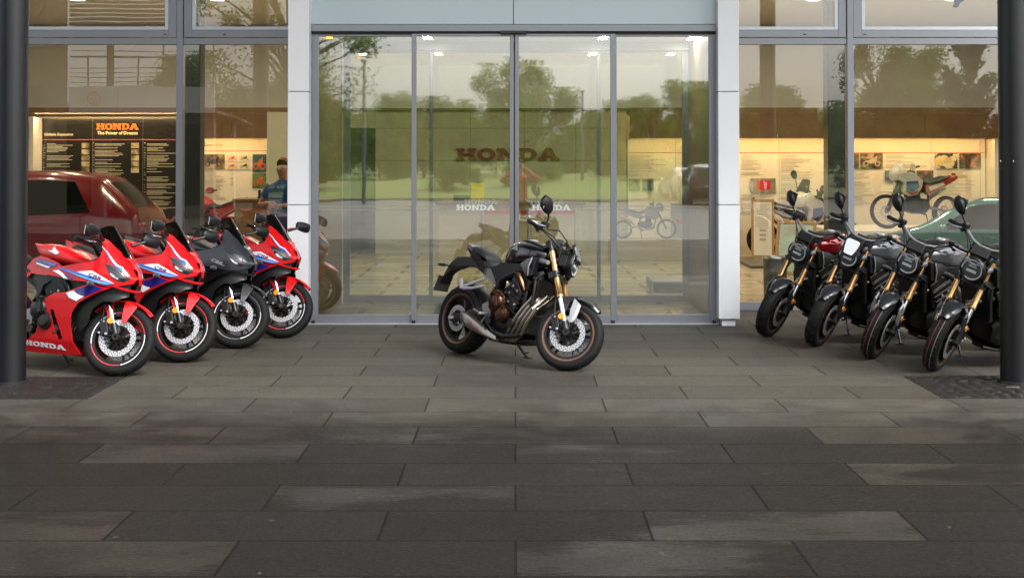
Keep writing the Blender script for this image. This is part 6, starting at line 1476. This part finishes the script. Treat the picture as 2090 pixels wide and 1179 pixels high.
#DECALS
for px, py, hd, tab, lb in (
    (367, 737, -30, {}, 'red sports motorcycle between the nearest red one and the black one'),
    (479, 709, -30, {'upper_fairing': B_grey, 'lower_fairing': B_gloss, 'front_mudguard': B_grey, 'mudguard_fin': B_grey, 'mudguard_stay': B_grey, 'fuel_tank': B_grey, 'knee_panel': B_grey, 'tail_fairing': B_grey, 'arm_cover': B_grey, 'chin_lip': B_gloss}, 'matte black sports motorcycle in the left row between two red ones'),
    (572, 688, -30, {}, 'red sports motorcycle beside the white pilaster, farthest of the left row')):
    c = dup(sp); T(c, lb, 'motorcycle', SPG); recolor(c, tab); ground_bike(c, STS, gp(px, py), hd, LEAN+rng.uniform(-1.2, .8))
    if tab:
        for o in list(c.children_recursive):
            if o.name.startswith(('stripe_decal', 'wing_emblem')): bpy.data.objects.remove(o)
        recolor(c, {'lettering': B_silver, 'rim_tape': B_gun})

# ---- machines on show inside
def show_bike(name, lb, loc, rz, body, accent, accent2, seatm, lean=0, st=0, scale=1.0, tall=False):
    r = bpy.data.objects.new(name, None); COL.objects.link(r); T(r, lb, 'motorcycle', None)
    fr, rr, wb = .345, .32, 1.50
    def whl(c, rad, w, X=None):
        o = part('wheel', B_gun, r, lambda b: (b.lathe([(rad-.075,-.02),(rad-.06,-.024),(rad-.06,.024),(rad-.075,.02)], c, 'y', 36, close=True), b.cyl((c[0],-.06,c[2]), (c[0],.06,c[2]), .035, None, 14),
             [b.tube([(c[0]+.03*math.cos(a), q, c[2]+.03*math.sin(a)), (c[0]+(rad-.07)*math.cos(a+.25), 0, c[2]+(rad-.07)*math.sin(a+.25))], .0022, 4) for k in range(16) for a, q in ((k*math.pi/8, .05 if k % 2 else -.05),)]), X)
        part('tyre', B_tyre, o, lambda b: b.lathe([(rad-.065,-w*.4),(rad-.03,-w*.5),(rad-.006,-w*.35),(rad,0),(rad-.006,w*.35),(rad-.03,w*.5),(rad-.065,w*.4)], c, 'y', 40, close=True), X)
        part('brake_disc', B_disc, o, lambda b: b.lathe([(.08,-.05),(.12,-.05),(.12,-.045),(.08,-.045)], c, 'y', 30, close=True), X)
    ax = Vector((wb,0,fr)); u = Vector((-.45,0,.89)); X = Matrix.Translation(ax) @ Matrix.Rotation(R(st), 4, u) @ Matrix.Translation(-ax)
    whl((0,0,rr), rr, .13); whl(tuple(ax), fr, .09, X)
    for s in (-1, 1):
        part('fork_leg', B_matte, r, lambda b: b.tube([ax+Vector((0,s*.09,0)), ax+u*.42+Vector((0,s*.09,0)), ax+u*.86+Vector((0,s*.09,0))], [.028,.030,.022], 10), X)
        part('grip', B_matte, r, lambda b: b.cyl((.98,s*.30,1.19), (.93,s*.41,1.20), .018, None, 8), X)
        part('hand_guard', body, r, lambda b: b.prism(curve([(.24,-.05),(.42,-.06),(.45,.0),(.38,.06),(.26,.05)], 3), lambda p, q: (1.10-abs(p)*.15, s*p, 1.20+q), lambda p, q: (1.085-abs(p)*.15, s*p, 1.20+q)), X, bevel=.003)
        part('fairing_side', body, r, lambda b: b.loft([[(x, s*y, z) for x, z, y in row] for row in zip(*[[(x, z, y) for y in (.10, .19-.10*abs(x-1.05), .185-.10*abs(x-1.05))] for x, z in ((1.36,1.10),(1.34,1.0),(1.22,.92),(1.24,.74),(1.08,.66),(.90,.70),(.78,.82),(.74,.97),(.95,1.09),(1.16,1.14))])]), bevel=.01)
        part('colour_panel', accent, r, lambda b: fillmesh(b, [[(1.18,.96),(1.18,.78),(1.02,.74),(.84,.84),(.90,.97)]], lambda x, z: (x, s*(.195-.10*abs(x-1.05)), z), .06), solid=.006)
        part('lower_stripe', accent2, r, lambda b: fillmesh(b, [[(1.20,.77),(1.06,.68),(.92,.71),(.84,.80),(1.02,.735)]], lambda x, z: (x, s*(.197-.10*abs(x-1.05)), z), .06), solid=.006)
        part('rear_panel', accent2, r, lambda b: b.loft([[(x, s*y, z) for x, z in ((.66,.86),(.40,.90),(.08,.98),(-.16,1.06),(-.18,1.00),(.10,.86),(.42,.72),(.64,.68))] for y in (.07,.11,.125)]), bevel=.006)
        part('rear_stripe', body, r, lambda b: fillmesh(b, [[(.58,.84),(.20,.93),(.16,.88),(.52,.76)]], lambda x, z: (x, s*.128, z), .08), solid=.005)
        if tall: part('mirror', B_matte, r, lambda b: (b.tube([(1.03,s*.24,1.20),(1.05,s*.27,1.32),(1.05,s*.30,1.40)], .008, 6), mirror_shape(b, (1.05,s*.33,1.45), s, .12, .13)), X)
    part('front_mudguard', body, r, lambda b: b.lathe([(fr+.05,-.055),(fr+.062,0),(fr+.05,.055),(fr+.042,.05),(fr+.055,0),(fr+.042,-.05)], tuple(ax), 'y', 16, 30, 140, close=True), X)
    hl_ = part('headlight', body, r, lambda b: b.loft([sup(x, z, w, h, 2.6, 16) for x, z, w, h in ((1.14,1.10,.15,.12),(1.28,1.10,.15,.14),(1.38,1.07,.125,.11),(1.41,1.06,.08,.07))]))
    part('lens', B_led, hl_, lambda b: b.loft([sup(x, z, w, h, 3, 14) for x, z, w, h in ((1.40,1.055,.085,.06),(1.418,1.05,.07,.05))]))
    part('windscreen', B_screen if tall else body, r, lambda b: b.loft([sup(x, z, w, .012, 3, 12) for x, z, w in ((1.36,1.14,.12),(1.27,1.26,.12),(1.20,1.42 if tall else 1.31,.08))]))
    part('handlebar', B_gun, r, lambda b: b.tube([(.93,-.41,1.20),(1.0,-.26,1.19),(1.08,-.08,1.10),(1.08,.08,1.10),(1.0,.26,1.19),(.93,.41,1.20)], .012, 8), X)
    sloft('fuel_tank', body, [(.70,.86,.98,.08),(.80,.84,1.06,.13),(.95,.86,1.13,.15),(1.10,.90,1.13,.13),(1.20,.95,1.08,.08)], r, p=2.6)
    sloft('seat', seatm, [(.0,.98,1.04,.08),(.15,.94,1.04,.12),(.35,.90,.98,.14),(.55,.88,.945,.13),(.70,.88,.98,.10)], r, p=3)
    part('engine', B_metal, r, lambda b: (b.loft([sup(x, z, w, h, 4, 14) for x, z, w, h in ((.50,.46,.10,.10),(.60,.45,.15,.15),(.90,.45,.15,.16),(1.05,.44,.11,.10))]), b.box((.88,0,.68), (.20,.26,.26), Matrix.Rotation(R(12), 3, 'Y')), b.cyl((.66,-.20,.46), (.66,.20,.46), .085, None, 18)), bevel=.01)
    part('frame', B_matte, r, lambda b: [b.tube([(1.20,s*.04,.98),(1.0,s*.12,.85),(.60,s*.13,.72),(.54,s*.12,.42)], .022, 8) for s in (-1,1)]+[b.tube([(.60,s*.10,.80),(.20,s*.08,.92),(-.10,s*.05,1.02)], .015, 6) for s in (-1,1)]+[b.tube([(1.15,s*.05,.80),(1.08,s*.10,.40),(.60,s*.11,.28)], .018, 6) for s in (-1,1)])
    part('swingarm', B_gun, r, lambda b: [b.tube([(.54,s*.10,.43),(0,s*.10,rr)], [.032,.024], 8) for s in (-1,1)]+[b.cyl((0,-.12,rr), (0,.12,rr), .014, None, 8)])
    part('exhaust', B_muff, r, lambda b: b.tube([(.95,-.10,.58),(1.05,-.12,.45),(.85,-.16,.30),(.45,-.17,.40),(.25,-.17,.62),(-.10,-.16,.78)], [.022,.022,.022,.024,.05,.045], 10))
    part('tail_light', B_tail, r, lambda b: b.box((-.17,0,1.08), (.03,.10,.05)), bevel=.008)
    part('side_stand', B_matte, r, lambda b: b.tube([(.60,.12,.28),(.62,.24,.02)], .012, 6))
    r.scale = (scale,)*3; r.rotation_euler = (R(-lean), 0, rz); r.location = loc
    return r
B_cream = mat('cream_white', (.62,.58,.48), .3, 0, .03, coat=.4)
B_blue2 = mat('deep_blue', (.02,.05,.20), .3, coat=.4); B_red2 = mat('old_red', (.36,.02,.02), .3, coat=.4); B_yel = mat('wheel_yellow', (.5,.33,.05), .4)
pod = thingbox('podium', M_lit, 4.78, 8.6, 21.6, 23.6, .007, .74, 'cream podium under the white off-road machine', 'podium')
show_bike('off_road_motorcycle', 'white off-road motorcycle with blue and red panels on the cream podium', (6.75, 22.75, .741), R(205), B_cream, B_blue2, B_red2, B_seat, 4, -24, .77)
show_bike('touring_motorcycle', 'white and blue adventure motorcycle with a tall screen behind the oak stand', (5.62, 25.3, .05), R(226), B_cream, B_blue2, B_cream, B_seat, 6, 10, 1.0, True)
thingbox('podium', mat('podium_dark', (.09,.085,.08), .4), 3.9, 6.4, 23.95, 26.2, .007, .049, 'low dark podium under the adventure motorcycle', 'podium')
show_bike('off_road_motorcycle', 'black and cream motorcycle cut off by the right pilaster, rear end showing', (4.62, 26.9, .007), R(10), B_matte, B_cream, B_cream, B_seat, 6, 0)
show_bike('vintage_motorcycle', 'small red motorcycle beside the brown desk', (-4.35, 23.0, .30), R(150), B_red2, B_red, B_red2, B_seat, 4, 0, .82)
thingbox('podium', M_cnt, -6.2, -3.7, 22.45, 23.9, .007, .299, 'low beige podium under the small red motorcycle', 'podium')
show_bike('custom_motorcycle', 'dark motorcycle with chrome tank side seen through the right door panel', (1.95, 26.2, .38), R(-8), B_gun, B_gun, B_gun, B_seat, 5, 0, .52)
thingbox('podium', M_cnt, 1.7, 3.0, 25.75, 26.6, .007, .379, 'low beige podium under the dark motorcycle', 'podium')
show_bike('custom_motorcycle', 'black chromed motorcycle standing in front of the black display wall', (-6.55, 25.4, .007), R(160), B_gun, B_chrome, B_matte, B_seat, 5, 0, 1.0, True)
